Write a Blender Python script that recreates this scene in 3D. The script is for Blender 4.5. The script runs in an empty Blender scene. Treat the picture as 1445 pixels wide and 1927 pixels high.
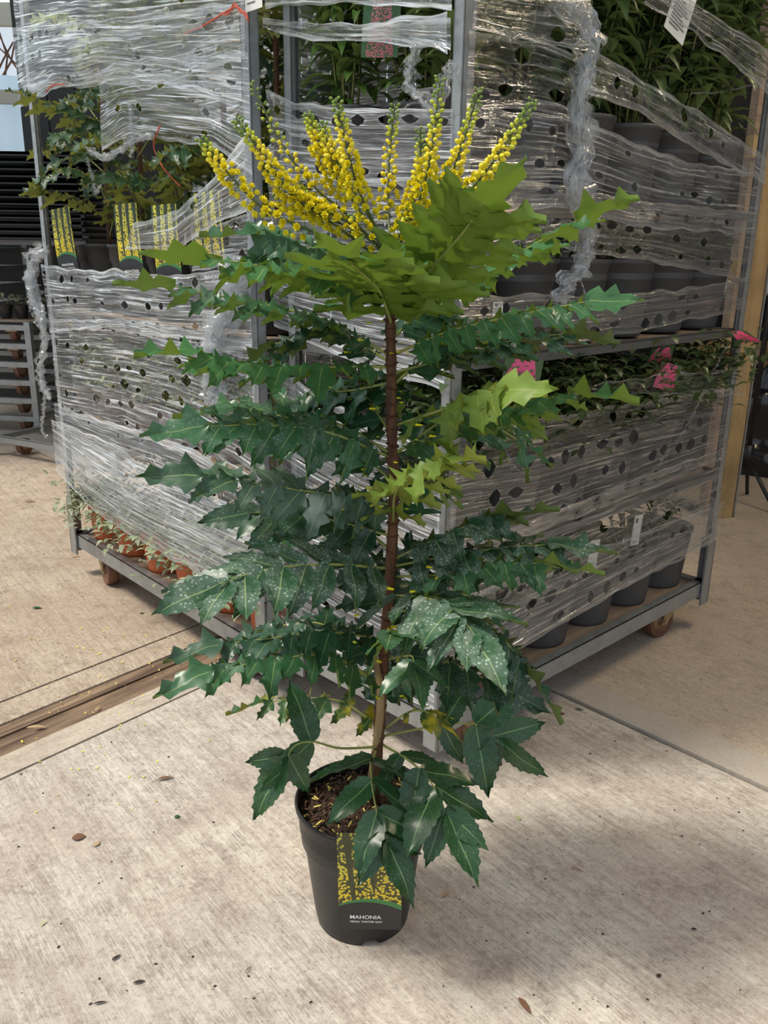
import bpy, math, random
import numpy as np
from mathutils import Vector, Matrix, noise
random.seed(7)
R = math.radians
# ------------------------------------------------------------------ camera, world, lights, exposure
F_PX, PITCH, ROLL, CAM_H = 1602.0, R(17.134), R(0.871), 1.2208
FW = Vector((0, math.cos(PITCH), -math.sin(PITCH)))
U0 = Vector((0, math.sin(PITCH), math.cos(PITCH))); R0 = Vector((1, 0, 0))
RT = R0*math.cos(ROLL) + U0*math.sin(ROLL); UP = -R0*math.sin(ROLL) + U0*math.cos(ROLL)
CAM = Vector((0, 0, CAM_H))
scene = bpy.context.scene
COL = scene.collection
cd = bpy.data.cameras.new('camera'); cam = bpy.data.objects.new('camera', cd); COL.objects.link(cam)
cd.sensor_fit = 'HORIZONTAL'; cd.sensor_width = 36; cd.lens = 36*F_PX/1445
cam.matrix_world = Matrix(((RT.x, UP.x, -FW.x, CAM.x), (RT.y, UP.y, -FW.y, CAM.y), (RT.z, UP.z, -FW.z, CAM.z), (0, 0, 0, 1)))
scene.camera = cam
world = bpy.data.worlds.new('world'); scene.world = world; world.use_nodes = True
bg = world.node_tree.nodes['Background']; bg.inputs[0].default_value = (0.80, 0.90, 1.0, 1); bg.inputs[1].default_value = 0.70
sd = bpy.data.lights.new('sun', 'SUN'); sun = bpy.data.objects.new('sun', sd); COL.objects.link(sun)
sd.energy = 3.2; sd.angle = R(14); sd.color = (1.0, 0.93, 0.80)
sun.rotation_euler = Vector((0.62, 0.10, -1.05)).to_track_quat('-Z', 'Y').to_euler()
scene.view_settings.view_transform = 'Standard'; scene.view_settings.look = 'None'
scene.view_settings.exposure = 0.25; scene.view_settings.gamma = 1.0; scene.view_settings.use_curve_mapping = False
scene.cycles.transparent_max_bounces = 16; scene.cycles.max_bounces = 6; scene.cycles.diffuse_bounces = 3; scene.cycles.glossy_bounces = 3

def ray(x, y): return FW + RT*((x-722.5)/F_PX) - UP*((y-963.5)/F_PX)
def at_z(x, y, z):
    d = ray(x, y); return CAM + d*((z-CAM_H)/d.z)
def at_y(x, y, Y):
    d = ray(x, y); return CAM + d*(Y/d.y)

# ------------------------------------------------------------------ helpers: objects
def tag(o, label=None, cat=None, group=None, kind=None):
    if label: o['label'] = label
    if cat: o['category'] = cat
    if group: o['group'] = group
    if kind: o['kind'] = kind
    return o
def link(o, parent=None):
    COL.objects.link(o)
    if parent is not None: o.parent = parent
    return o
def empty(name, loc=(0, 0, 0), rz=0, parent=None):
    o = bpy.data.objects.new(name, None); o.location = loc; o.rotation_euler = (0, 0, rz); o.empty_display_size = .05
    return link(o, parent)
def mesh(name, V, F, m, smooth=False, uv=None):
    me = bpy.data.meshes.new(name); me.from_pydata([tuple(v) for v in V], [], F)
    if m: me.materials.append(m)
    if smooth: me.polygons.foreach_set('use_smooth', [True]*len(me.polygons))
    if uv is not None:
        l = me.uv_layers.new(name='UVMap')
        idx = np.zeros(len(me.loops), int); me.loops.foreach_get('vertex_index', idx)
        l.data.foreach_set('uv', np.asarray(uv, float)[idx].ravel())
    me.update(); return me
def mobj(name, me, parent=None, M=None):
    o = bpy.data.objects.new(name, me)
    if M is not None: o.matrix_basis = M
    return link(o, parent)
class MB:
    def __init__(s): s.V = []; s.F = []
    def add(s, V, F):
        n = len(s.V); s.V += [tuple(v) for v in V]; s.F += [tuple(i+n for i in f) for f in F]; return s
    def box(s, a, b, M=None):
        (x0, y0, z0), (x1, y1, z1) = a, b
        V = [Vector(p) for p in ((x0,y0,z0),(x1,y0,z0),(x1,y1,z0),(x0,y1,z0),(x0,y0,z1),(x1,y0,z1),(x1,y1,z1),(x0,y1,z1))]
        if M is not None: V = [M @ v for v in V]
        return s.add(V, [(3,2,1,0),(4,5,6,7),(0,1,5,4),(1,2,6,5),(2,3,7,6),(3,0,4,7)])
    def tube(s, pts, r, n=6, cap=True):
        pts = [Vector(p) for p in pts]; k = len(pts)
        rr = r if isinstance(r, (list, tuple)) else [r]*k
        V = []; F = []; prev = None
        for i, p in enumerate(pts):
            t = (pts[min(i+1, k-1)] - pts[max(i-1, 0)])
            t = t.normalized() if t.length > 1e-9 else Vector((0, 0, 1))
            if prev is None: a = t.orthogonal().normalized()
            else:
                a = prev - t*prev.dot(t); a = a.normalized() if a.length > 1e-6 else t.orthogonal().normalized()
            prev = a; b = t.cross(a)
            for j in range(n):
                q = 2*math.pi*j/n; V.append(p + (a*math.cos(q) + b*math.sin(q))*rr[i])
        for i in range(k-1):
            for j in range(n):
                F.append((i*n+j, i*n+(j+1) % n, (i+1)*n+(j+1) % n, (i+1)*n+j))
        if cap: F += [tuple(range(n-1, -1, -1)), tuple(range((k-1)*n, k*n))]
        return s.add(V, F)
    def lathe(s, prof, n=28, M=None, close=False):
        V = []; F = []; k = len(prof)
        for r, z in prof:
            for j in range(n):
                q = 2*math.pi*j/n; v = Vector((r*math.cos(q), r*math.sin(q), z)); V.append(M @ v if M is not None else v)
        for i in range(k-1):
            for j in range(n): F.append((i*n+j, i*n+(j+1) % n, (i+1)*n+(j+1) % n, (i+1)*n+j))
        if close: F += [tuple(range(n-1, -1, -1)), tuple(range((k-1)*n, k*n))]
        return s.add(V, F)
    def me(s, name, m, smooth=False): return mesh(name, s.V, s.F, m, smooth)
    def obj(s, name, m, parent=None, smooth=False, M=None): return mobj(name, s.me(name, m, smooth), parent, M)
def bevel(o, w=.002, seg=1):
    b = o.modifiers.new('bevel', 'BEVEL'); b.width = w; b.segments = seg; b.limit_method = 'ANGLE'; return o
def spline(P, n=20):
    P = [Vector(p) for p in P]
    if len(P) == 2: return [P[0].lerp(P[1], i/(n-1)) for i in range(n)]
    Q = [P[0]*2-P[1]] + P + [P[-1]*2-P[-2]]; out = []
    for i in range(n):
        t = i/(n-1)*(len(P)-1); k = min(int(t), len(P)-2); u = t-k
        a, b, c, d = Q[k:k+4]
        out.append(.5*((2*b) + (c-a)*u + (2*a-5*b+4*c-d)*u*u + (-a+3*b-3*c+d)*u**3))
    return out

# ------------------------------------------------------------------ helpers: materials
class NT:
    def __init__(s, name):
        s.m = bpy.data.materials.new(name); s.m.use_nodes = True; s.t = s.m.node_tree; s.t.nodes.clear()
        s.out = s.n('ShaderNodeOutputMaterial')
    def n(s, typ, **kw):
        x = s.t.nodes.new(typ)
        for k, v in kw.items(): setattr(x, k, v)
        return x
    def l(s, a, b): s.t.links.new(a, b)
    def val(s, sock, v):
        if hasattr(v, 'is_linked') or hasattr(v, 'links'): s.l(v, sock)
        else: sock.default_value = v
    def math(s, op, a, b=None, c=None, clamp=False):
        x = s.n('ShaderNodeMath', operation=op, use_clamp=clamp); s.val(x.inputs[0], a)
        if b is not None: s.val(x.inputs[1], b)
        if c is not None: s.val(x.inputs[2], c)
        return x.outputs[0]
    def coord(s, which='Object', scale=(1, 1, 1), rot=(0, 0, 0), loc=(0, 0, 0)):
        c = s.n('ShaderNodeTexCoord'); mp = s.n('ShaderNodeMapping')
        mp.inputs['Scale'].default_value = scale; mp.inputs['Rotation'].default_value = rot; mp.inputs['Location'].default_value = loc
        s.l(c.outputs[which], mp.inputs[0]); return mp.outputs[0]
    def noise(s, v, scale=5, detail=3, rough=.5, dist=0):
        x = s.n('ShaderNodeTexNoise'); s.l(v, x.inputs['Vector']); x.inputs['Scale'].default_value = scale
        x.inputs['Detail'].default_value = detail; x.inputs['Roughness'].default_value = rough; x.inputs['Distortion'].default_value = dist
        return x.outputs['Fac']
    def voro(s, v, scale=5, out='Distance', rnd=1):
        x = s.n('ShaderNodeTexVoronoi'); s.l(v, x.inputs['Vector']); x.inputs['Scale'].default_value = scale; x.inputs['Randomness'].default_value = rnd
        return x.outputs[out]
    def ramp(s, f, stops, interp='LINEAR'):
        x = s.n('ShaderNodeValToRGB'); x.color_ramp.interpolation = interp; e = x.color_ramp.elements
        while len(e) > len(stops): e.remove(e[-1])
        while len(e) < len(stops): e.new(1)
        for k, (p, c) in zip(e, stops):
            k.position = p; k.color = (c, c, c, 1) if isinstance(c, (int, float)) else (*c, 1)
        s.l(f, x.inputs[0]); return x.outputs[0]
    def mix(s, f, a, b, bt='MIX'):
        x = s.n('ShaderNodeMix', data_type='RGBA', blend_type=bt); s.val(x.inputs[0], f)
        for sock, v in ((x.inputs[6], a), (x.inputs[7], b)):
            if isinstance(v, tuple): sock.default_value = (*v, 1)
            else: s.l(v, sock)
        return x.outputs[2]
    def bump(s, h, strength=.3, dist=.01):
        b = s.n('ShaderNodeBump'); b.inputs['Strength'].default_value = strength; b.inputs['Distance'].default_value = dist
        s.l(h, b.inputs['Height']); return b.outputs[0]
    def bsdf(s, color, rough=.5, metal=0, normal=None, spec=.5):
        p = s.n('ShaderNodeBsdfPrincipled')
        if isinstance(color, tuple): p.inputs['Base Color'].default_value = (*color, 1)
        else: s.l(color, p.inputs['Base Color'])
        s.val(p.inputs['Roughness'], rough); s.val(p.inputs['Metallic'], metal); p.inputs['Specular IOR Level'].default_value = spec
        if normal is not None: s.l(normal, p.inputs['Normal'])
        return p.outputs[0]
    def mixs(s, f, a, b):
        x = s.n('ShaderNodeMixShader'); s.val(x.inputs[0], f); s.l(a, x.inputs[1]); s.l(b, x.inputs[2]); return x.outputs[0]
    def done(s, sh): s.l(sh, s.out.inputs[0]); return s.m
def simple(name, c, rough=.5, metal=0, var=.15, scale=20, spec=.5, bump=0):
    t = NT(name); v = t.coord('Object'); n = t.noise(v, scale, 4, .6)
    lo = tuple(x*(1-var) for x in c); hi = tuple(min(1, x*(1+var)) for x in c)
    nm = t.bump(n, bump, .003) if bump else None
    return t.done(t.bsdf(t.mix(n, lo, hi), rough, metal, nm, spec))
def leaf_mat(name, top, under, vein, trans=.25, rough=.38, dust=0, spot=None, var=.25):
    t = NT(name); uv = t.coord('UV'); ob = t.coord('Object')
    oi = t.n('ShaderNodeObjectInfo')
    n = t.noise(ob, 3.5, 3, .6)
    base = t.mix(n, tuple(x*(1-var) for x in top), tuple(x*(1+var) for x in top))
    hsv = t.n('ShaderNodeHueSaturation'); t.l(base, hsv.inputs['Color'])
    t.l(t.math('MULTIPLY_ADD', oi.outputs['Random'], .45, .78), hsv.inputs['Value']); base = hsv.outputs[0]
    sx = t.n('ShaderNodeSeparateXYZ'); t.l(uv, sx.inputs[0])
    dv = t.math('ABSOLUTE', t.math('SUBTRACT', sx.outputs[1], .5))
    mid = t.math('LESS_THAN', dv, .022)
    sv = t.math('ABSOLUTE', t.math('SUBTRACT', t.math('FRACT', t.math('MULTIPLY_ADD', dv, -3.2, t.math('MULTIPLY', sx.outputs[0], 6))), .5))
    side = t.math('MULTIPLY', t.math('LESS_THAN', sv, .04), .14)
    base = t.mix(t.math('MAXIMUM', t.math('MULTIPLY', mid, .75), side), base, vein)
    if dust:
        vd = t.voro(ob, 15); sp = t.ramp(vd, [(0, 1), (.20, .85), (.34, 0)]); msk = t.ramp(t.noise(ob, 2.6, 3, .6), [(.42, 0), (.62, 1)])
        base = t.mix(t.math('MULTIPLY', t.math('MULTIPLY', sp, msk), dust), base, (.52, .60, .52))
        base = t.mix(t.math('MULTIPLY', msk, dust*.25), base, (.42, .52, .44))
    if spot:
        sp = t.ramp(t.noise(ob, 7, 4, .7), [(.47, 0), (.58, 1)]); base = t.mix(sp, base, spot)
    ge = t.n('ShaderNodeNewGeometry')
    colr = t.mix(ge.outputs['Backfacing'], base, under)
    p = t.bsdf(colr, t.mix(ge.outputs['Backfacing'], (rough,)*3, (.6,)*3), 0, t.bump(n, .15, .002), .5)
    tr = t.n('ShaderNodeBsdfTranslucent'); t.l(t.mix(.5, colr, under), tr.inputs[0])
    return t.done(t.mixs(trans, p, tr.outputs[0]))
def metal_mat(name, c=(.42, .44, .45), rough=.42, dirt=.5):
    t = NT(name); v = t.coord('Object'); n = t.noise(v, 9, 5, .65); n2 = t.voro(t.coord('Object'), 60)
    g = t.mix(t.math('MULTIPLY', n2, .35), t.mix(n, tuple(x*.62 for x in c), c), tuple(x*.7 for x in c))
    g = t.mix(t.math('MULTIPLY', t.ramp(t.noise(v, 24, 5, .7), [(.5, 0), (.72, 1)]), dirt), g, (.16, .13, .10))
    return t.done(t.bsdf(g, t.math('MULTIPLY_ADD', n, .3, rough-.15), .55))
def wood_mat(name, a, b, axis=0, scale=1.0, rough=.7):
    t = NT(name); sc = [38*scale]*3; sc[axis] = 2.2*scale
    n = t.noise(t.coord('Object', tuple(sc)), 1, 5, .65, 1.2); g = t.mix(t.ramp(n, [(.3, 0), (.7, 1)]), a, b)
    d = t.ramp(t.noise(t.coord('Object'), 6, 4, .6), [(.35, .7), (.6, 1.0)])
    return t.done(t.bsdf(t.mix(1, g, d, 'MULTIPLY'), rough, 0, t.bump(n, .4, .002)))
def concrete(name, base, dark, rotz, amp=1.0, tint=(.50, .40, .33)):
    t = NT(name)
    def turned(a, b):      # turn to the broom direction first, then stretch
        mp = t.n('ShaderNodeMapping'); mp.inputs['Scale'].default_value = (a, b, 1); t.l(t.coord('Object', (1, 1, 1), (0, 0, rotz)), mp.inputs[0]); return mp.outputs[0]
    st = t.noise(turned(20, 330), 1, 4, .8, .6); st2 = t.noise(turned(2.5, 55), 1, 5, .7, .5)
    big = t.noise(t.coord('Object'), 2.3, 7, .7, .4); mid = t.noise(t.coord('Object', (1, 1, 1), (0, 0, 0), (5, 3, 0)), 11, 7, .78, .2); fine = t.noise(t.coord('Object'), 210, 4, .8)
    gate = t.ramp(mid, [(.36, .15), (.62, 1)])
    c = t.mix(t.math('MULTIPLY', t.ramp(st, [(.40, 1), (.58, 0)]), gate), base, dark)
    c = t.mix(t.math('MULTIPLY', t.ramp(st2, [(.45, 0), (.66, 1)]), .60*amp), c, tuple((x+y)/2 for x, y in zip(dark, tint)))
    c = t.mix(t.math('MULTIPLY', t.ramp(big, [(.42, 0), (.62, 1)]), .60*amp), c, tint)
    c = t.mix(t.math('MULTIPLY', t.ramp(mid, [(.52, 0), (.68, 1)]), .45*amp), c, tuple(x*.62 for x in tint))
    c = t.mix(t.math('MULTIPLY', t.ramp(fine, [(.54, 0), (.70, 1)]), .60), c, tuple(x*.55 for x in dark))
    pit = t.noise(t.coord('Object', (1, 1, 1), (0, 0, 0), (9, 4, 0)), 75, 5, .8)
    c = t.mix(t.math('MULTIPLY', t.ramp(pit, [(.52, 0), (.66, 1)]), .55*amp), c, tuple(x*.8 for x in dark))
    c = t.mix(t.math('MULTIPLY', t.ramp(pit, [(.30, 1), (.46, 0)]), .45*amp), c, tuple(min(1, x*1.12) for x in base))
    sp = t.ramp(t.voro(t.coord('Object'), 70), [(0, 1), (.10, 1), (.14, 0)])
    msk = t.ramp(t.noise(t.coord('Object', (1, 1, 1), (0, 0, 0), (3, 1, 0)), 30, 2, .5), [(.55, 0), (.62, 1)])
    c = t.mix(t.math('MULTIPLY', t.math('MULTIPLY', sp, msk), .8), c, (.10, .08, .065))
    h = t.math('ADD', t.math('MULTIPLY', st, .8), t.math('MULTIPLY', fine, .45))
    return t.done(t.bsdf(c, .85, 0, t.bump(h, .6, .003), .25))
def film_mat(name, base, k1, k2, white=.5, rough=.13, tint=(.93, .97, 1.0)):
    t = NT(name); uvw = lambda a, b, l: t.coord('UV', (a, b, 1), (0, 0, 0), (l, l*2, 0))
    fine = t.noise(uvw(3.5, 150, 0), 1, 3, .65, .4); coarse = t.noise(uvw(2.0, 42, 3), 1, 3, .6, .6); blot = t.noise(uvw(7, 16, 7), 1, 3, .6)
    f1 = t.ramp(coarse, [(.40, 0), (.68, 1)]); f2 = t.ramp(fine, [(.53, 0), (.61, 1)])
    f2 = t.math('MULTIPLY', f2, t.ramp(blot, [(.34, .30), (.56, 1)]))
    at = t.n('ShaderNodeAttribute', attribute_name='edge')
    d = t.math('ADD', t.math('MULTIPLY_ADD', f1, k1, base), t.math('MULTIPLY', f2, k2))
    d = t.math('ADD', d, t.math('MULTIPLY', at.outputs['Fac'], .45), clamp=True)
    h = t.math('ADD', t.math('MULTIPLY', coarse, 1.0), t.math('MULTIPLY', fine, .35))
    nm = t.bump(h, 1.0, .020)
    gl = t.n('ShaderNodeBsdfGlossy'); gl.inputs['Color'].default_value = (1, 1, 1, 1); gl.inputs['Roughness'].default_value = rough; t.l(nm, gl.inputs['Normal'])
    df = t.n('ShaderNodeBsdfDiffuse'); df.inputs[0].default_value = (*tint, 1); t.l(nm, df.inputs['Normal'])
    tl = t.n('ShaderNodeBsdfTranslucent'); tl.inputs[0].default_value = (*tint, 1)
    body = t.mixs(.35, df.outputs[0], tl.outputs[0])
    sh = t.mixs(white, gl.outputs[0], body)
    tr = t.n('ShaderNodeBsdfTransparent'); tr.inputs[0].default_value = (.97, .985, 1, 1)
    return t.done(t.mixs(d, tr.outputs[0], sh))
def print_mat(name, bgc, dot, dot2, cols, scale=26, dotsize=.42, arc=True):
    """flat print of a plant label: spikes of flowers over a dark ground, a green arc and a dark foot"""
    t = NT(name); uv = t.coord('UV'); sx = t.n('ShaderNodeSeparateXYZ'); t.l(uv, sx.inputs[0]); u, v = sx.outputs[0], sx.outputs[1]
    mask = None
    for c, sl, w in cols:
        ctr = t.math('MULTIPLY_ADD', t.math('SUBTRACT', v, .3), sl, c)
        wd = t.math('MULTIPLY_ADD', v, -w*.75, w*1.25)
        m = t.math('LESS_THAN', t.math('ABSOLUTE', t.math('SUBTRACT', u, ctr)), wd)
        mask = m if mask is None else t.math('MAXIMUM', mask, m)
    vec = t.coord('UV', (1, 2.3, 1)); vd = t.voro(vec, scale)
    dots = t.math('MULTIPLY', t.ramp(vd, [(0, 1), (dotsize, .95), (dotsize+.12, 0)]), mask)
    n = t.noise(uv, 9, 3, .6); bgm = t.mix(n, tuple(x*.4 for x in bgc), tuple(x*1.6 for x in bgc))
    c = t.mix(dots, bgm, t.mix(t.ramp(t.math('ADD', v, t.math('MULTIPLY', n, .3)), [(.5, 0), (1.0, 1)]), dot, dot2))
    if arc:
        a = t.math('ADD', .275, t.math('MULTIPLY', t.math('SUBTRACT', u, t.math('MULTIPLY', u, u)), .26)); a2 = t.math('SUBTRACT', a, t.math('MULTIPLY', u, .035))
        c = t.mix(t.math('LESS_THAN', v, a), c, (.05, .22, .06)); c = t.mix(t.math('LESS_THAN', v, t.math('SUBTRACT', a2, .02)), c, (.022, .022, .024))
    return t.done(t.bsdf(c, .32))

M = {}
M['galv'] = metal_mat('galvanised'); M['galv_dark'] = metal_mat('galvanised_worn', (.20, .20, .20), .55, .8)
M['ply'] = wood_mat('plywood', (.22, .15, .10), (.40, .29, .20)); M['wheel'] = simple('wheel_rubber', (.17, .075, .045), .55, 0, .3, 30)
M['wheel_hub'] = simple('wheel_hub', (.34, .22, .12), .5, .3, .35, 25); M['fork'] = simple('caster_steel', (.40, .29, .16), .5, .4, .35, 30)
M['black_pot'] = simple('black_plastic', (.012, .0125, .0135), .42, 0, .2, 12); M['grey_pot'] = simple('grey_plastic', (.062, .062, .066), .5, 0, .12, 8)
M['taupe_pot'] = simple('taupe_plastic', (.19, .155, .13), .5, 0, .12, 8); M['terra_pot'] = simple('terracotta_plastic', (.50, .115, .035), .5, 0, .18, 8)
t = NT('soil'); v = t.coord('Object'); n = t.voro(v, 130); n2 = t.noise(v, 70, 4, .7)
M['soil'] = t.done(t.bsdf(t.mix(n2, (.012, .007, .005), t.mix(n, (.05, .025, .014), (.12, .064, .036))), .9, 0, t.bump(n2, .9, .01)))
M['bark'] = wood_mat('bark', (.045, .018, .010), (.20, .085, .035), 2, 2.0, .75); M['stem_green'] = simple('stem_green', (.20, .20, .05), .5, 0, .3, 40)
M['rachis'] = simple('rachis', (.30, .33, .09), .5, 0, .3, 50); M['raceme'] = simple('raceme_stalk', (.09, .12, .035), .5, 0, .3, 50)
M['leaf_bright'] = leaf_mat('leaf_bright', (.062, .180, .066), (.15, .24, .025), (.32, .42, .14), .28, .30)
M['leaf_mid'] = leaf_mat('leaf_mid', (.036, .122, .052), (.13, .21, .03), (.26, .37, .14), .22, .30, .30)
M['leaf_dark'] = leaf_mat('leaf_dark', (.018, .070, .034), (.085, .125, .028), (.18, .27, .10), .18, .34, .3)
M['leaf_dusty'] = leaf_mat('leaf_dusty', (.022, .078, .036), (.10, .15, .03), (.34, .42, .18), .18, .4, .95)
M['leaf_lime'] = leaf_mat('leaf_lime', (.17, .26, .045), (.24, .29, .04), (.34, .40, .10), .32, .45)
M['leaf_spot'] = leaf_mat('leaf_spotted', (.03, .10, .03), (.2, .22, .03), (.34, .42, .1), .2, .4, 0, (.62, .50, .03))
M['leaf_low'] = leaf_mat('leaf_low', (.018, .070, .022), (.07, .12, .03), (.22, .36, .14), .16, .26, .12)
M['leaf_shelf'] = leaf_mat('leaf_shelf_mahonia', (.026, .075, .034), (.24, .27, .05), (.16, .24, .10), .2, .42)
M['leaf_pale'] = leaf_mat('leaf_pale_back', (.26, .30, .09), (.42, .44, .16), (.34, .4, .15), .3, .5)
M['leaf_pieris'] = leaf_mat('leaf_pieris', (.062, .135, .026), (.16, .24, .06), (.22, .32, .09), .25, .36)
M['leaf_skimmia'] = leaf_mat('leaf_skimmia', (.060, .110, .030), (.14, .20, .06), (.20, .28, .09), .22, .42)
M['leaf_azalea'] = leaf_mat('leaf_azalea', (.040, .072, .022), (.11, .15, .05), (.12, .18, .06), .2, .4)
M['leaf_euonymus'] = leaf_mat('leaf_variegated', (.13, .17, .075), (.36, .38, .22), (.5, .5, .3), .2, .45, 0, (.62, .60, .36))
M['leaf_grey'] = leaf_mat('leaf_grey_green', (.20, .25, .14), (.36, .40, .28), (.42, .46, .3), .2, .5, 0, (.38, .42, .28))
M['yellow'] = simple('petal_yellow', (.95, .78, .025), .5, 0, .12, 60); M['bud_yellow'] = simple('bud_yellow', (.86, .70, .03), .45, 0, .15, 60)
M['bud_lime'] = simple('bud_lime', (.52, .56, .04), .45, 0, .15, 60); M['bud_green'] = simple('bud_green', (.17, .26, .04), .45, 0, .2, 60)
for k, a in (('film_thin', (.03, .10, .45, .35)), ('film_mid', (.10, .20, .80, .36)), ('film_dense', (.12, .26, .88, .50)), ('film_grey', (.19, .20, .66, .20)), ('film_rope', (.14, .34, .75, .35))):
    M[k] = film_mat(k, *a)
M['concrete_front'] = concrete('concrete_front', (.72, .66, .58), (.25, .20, .17), R(51), 1.0, (.42, .335, .285))
M['concrete_left'] = concrete('concrete_left', (.60, .50, .40), (.24, .175, .13), R(53), 1.0, (.38, .28, .21))
M['concrete_right'] = concrete('concrete_right', (.60, .51, .40), (.28, .22, .17), R(51), .9)
M['kerb'] = concrete('kerb_concrete', (.64, .56, .47), (.40, .33, .27), R(-50), .9, (.40, .31, .25)); M['kerb_grey'] = concrete('kerb_grey', (.50, .45, .39), (.40, .35, .30), R(48), .5)
M['strip_wood'] = wood_mat('timber_strip', (.085, .048, .03), (.38, .26, .165), 0, .6, .85); M['post_wood'] = wood_mat('post_timber', (.30, .20, .09), (.48, .34, .165), 2, .5, .7)
M['joint'] = simple('joint_dirt', (.07, .05, .035), .95, 0, .4, 40); M['dark_wall'] = simple('dark_cladding', (.035, .033, .032), .8, 0, .4, 3)
M['beam'] = simple('painted_beam', (.42, .38, .31), .7, 0, .15, 6); M['black'] = simple('black_metal', (.010, .010, .011), .45, 0, .2, 20)
M['white_card'] = simple('white_card', (.75, .74, .70), .6, 0, .06, 30); M['print_grey'] = simple('print_grey', (.12, .12, .13), .6); M['white_ink'] = simple('white_ink', (.9, .9, .9), .5, 0, .02)
M['twine'] = simple('red_twine', (.50, .075, .035), .7, 0, .25, 60); M['bag'] = simple('black_bag', (.012, .012, .014), .22, 0, .3, 10, .6)
M['tag_yellow'] = print_mat('print_mahonia', (.06, .065, .025), (.85, .62, .03), (.62, .60, .08), ((.06, -.08, .15), (.44, -.24, .15), (.76, .06, .20), (1.0, .1, .10)), 19, .43)
M['tag_yellow_b'] = print_mat('print_mahonia_b', (.035, .05, .02), (.86, .66, .03), (.70, .66, .06), ((.12, .03, .12), (.42, .02, .13), (.74, -.03, .13), (1.0, 0, .08)), 24, .52)
M['tag_pink'] = print_mat('print_pink', (.03, .09, .03), (.62, .10, .18), (.80, .42, .48), ((.5, .0, .30),), 30, .40, False)
M['tag_magenta'] = print_mat('print_magenta', (.04, .10, .03), (.62, .025, .16), (.78, .09, .25), ((.45, .1, .48),), 7, .62, False)
t = NT('corrugated_panel'); n = t.noise(t.coord('Object'), 2, 3)
tl = t.n('ShaderNodeBsdfTranslucent'); t.l(t.mix(n, (.62, .80, .95), (.80, .92, 1.0)), tl.inputs[0])
M['panel'] = t.done(t.mixs(.75, t.bsdf(t.mix(n, (.55, .70, .84), (.75, .87, .95)), .4), tl.outputs[0]))

# ------------------------------------------------------------------ floor: slabs, kerbs, timber strip
def clip(poly, p, d, side):
    """keep the part of poly left (side=1) or right (side=-1) of the line through p along d"""
    n = Vector((-d[1], d[0]))*side; p = Vector(p); out = []
    for i in range(len(poly)):
        a, b = Vector(poly[i]), Vector(poly[(i+1) % len(poly)]); da, db = (a-p).dot(n), (b-p).dot(n)
        if da >= 0: out.append(a)
        if da*db < 0: out.append(a.lerp(b, da/(da-db)))
    return out
def slab(name, poly, z0, z1, m, parent):
    n = len(poly); V = [(p.x, p.y, z1) for p in poly] + [(p.x, p.y, z0) for p in poly]
    Fc = [tuple(range(n)), tuple(range(2*n-1, n-1, -1))] + [(i, i+n, (i+1) % n+n, (i+1) % n) for i in range(n)]
    return mobj(name, mesh(name, V, Fc, m), parent)
floor = MB().box((-7, -3, -.10), (7, 12, -.022)).obj('floor', M['joint']); tag(floor, kind='structure', label='brushed concrete yard floor with kerb strips and joints')
BIG = [(-6.9, -2.9), (6.9, -2.9), (6.9, 11.9), (-6.9, 11.9)]
DL = (math.cos(R(50.3)), math.sin(R(50.3))); DR = (math.cos(R(-47.6)), math.sin(R(-47.6)))
NLf = Vector((-DL[1], DL[0])); NRt = Vector((-DR[1], DR[0]))
L0, L1, L2, L3 = Vector((-.86, 1.806)), Vector((-.949, 1.847)), Vector((-1.010, 1.996)), Vector((-1.063, 2.11))
J1, J2 = Vector((.502, 2.220)), Vector((.595, 2.301))
g = .007
slab('slab', clip(clip(BIG, L0-NLf*g, DL, -1), J1-NRt*.011, DR, -1), -.02, 0, M['concrete_front'], floor)
slab('kerb', clip(clip(clip(BIG, L0, DL, 1), L1-NLf*g, DL, -1), J1-NRt*g, DR, -1), -.02, .001, M['kerb'], floor)
tim = clip(clip(clip(BIG, L1, DL, 1), L2-NLf*g, DL, -1), J1-NRt*g, DR, -1)
mid = (L1+L2)/2
for a, b, z in ((L1, L1.lerp(L2, .36), -.004), (L1.lerp(L2, .38), L1.lerp(L2, .62), -.010), (L1.lerp(L2, .64), L2, -.006)):
    p = clip(clip(clip(BIG, a, DL, 1), b-NLf*.002, DL, -1), J1-NRt*g, DR, -1)
    o = slab('timber_strip', p, -.02, z, M['strip_wood'], floor)
    # grain along the strip: turn the object's own axes to the strip's direction
    rot = Matrix.Rotation(R(50.3), 4, 'Z'); o.data.transform(rot.inverted()); o.matrix_basis = rot
slab('kerb', clip(clip(clip(BIG, L2, DL, 1), L3-NLf*g, DL, -1), J1-NRt*g, DR, -1), -.02, -.001, M['concrete_left'], floor)
slab('slab', clip(clip(BIG, L3, DL, 1), J1-NRt*g, DR, -1), -.02, 0, M['concrete_left'], floor)
slab('kerb', clip(clip(BIG, J1, DR, 1), J2-NRt*g*.7, DR, -1), -.02, .006, M['kerb_grey'], floor)
slab('slab', clip(BIG, J2, DR, 1), -.02, 0, M['concrete_right'], floor)

# ------------------------------------------------------------------ shed behind
wb = MB()
for i in range(32):
    x = -2.62 + i*.2; wb.box((x, 6.6, 0), (x+.19, 6.65, 3.7))
tag(wb.obj('wall_back', M['dark_wall']), kind='structure', label='dark vertical board wall behind the trolleys')
tag(MB().box((-1.3, 1.9, 3.7), (3.7, 6.8, 3.76)).box((-2.7, 4.2, 3.7), (-1.3, 6.8, 3.76)).obj('ceiling', M['dark_wall']), kind='structure', label='dark shed roof over the rear of the yard')
tag(MB().box((3.64, .6, 0), (3.70, 6.6, 3.7)).obj('wall_right', M['dark_wall']), kind='structure', label='dark side wall of the shed')

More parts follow.
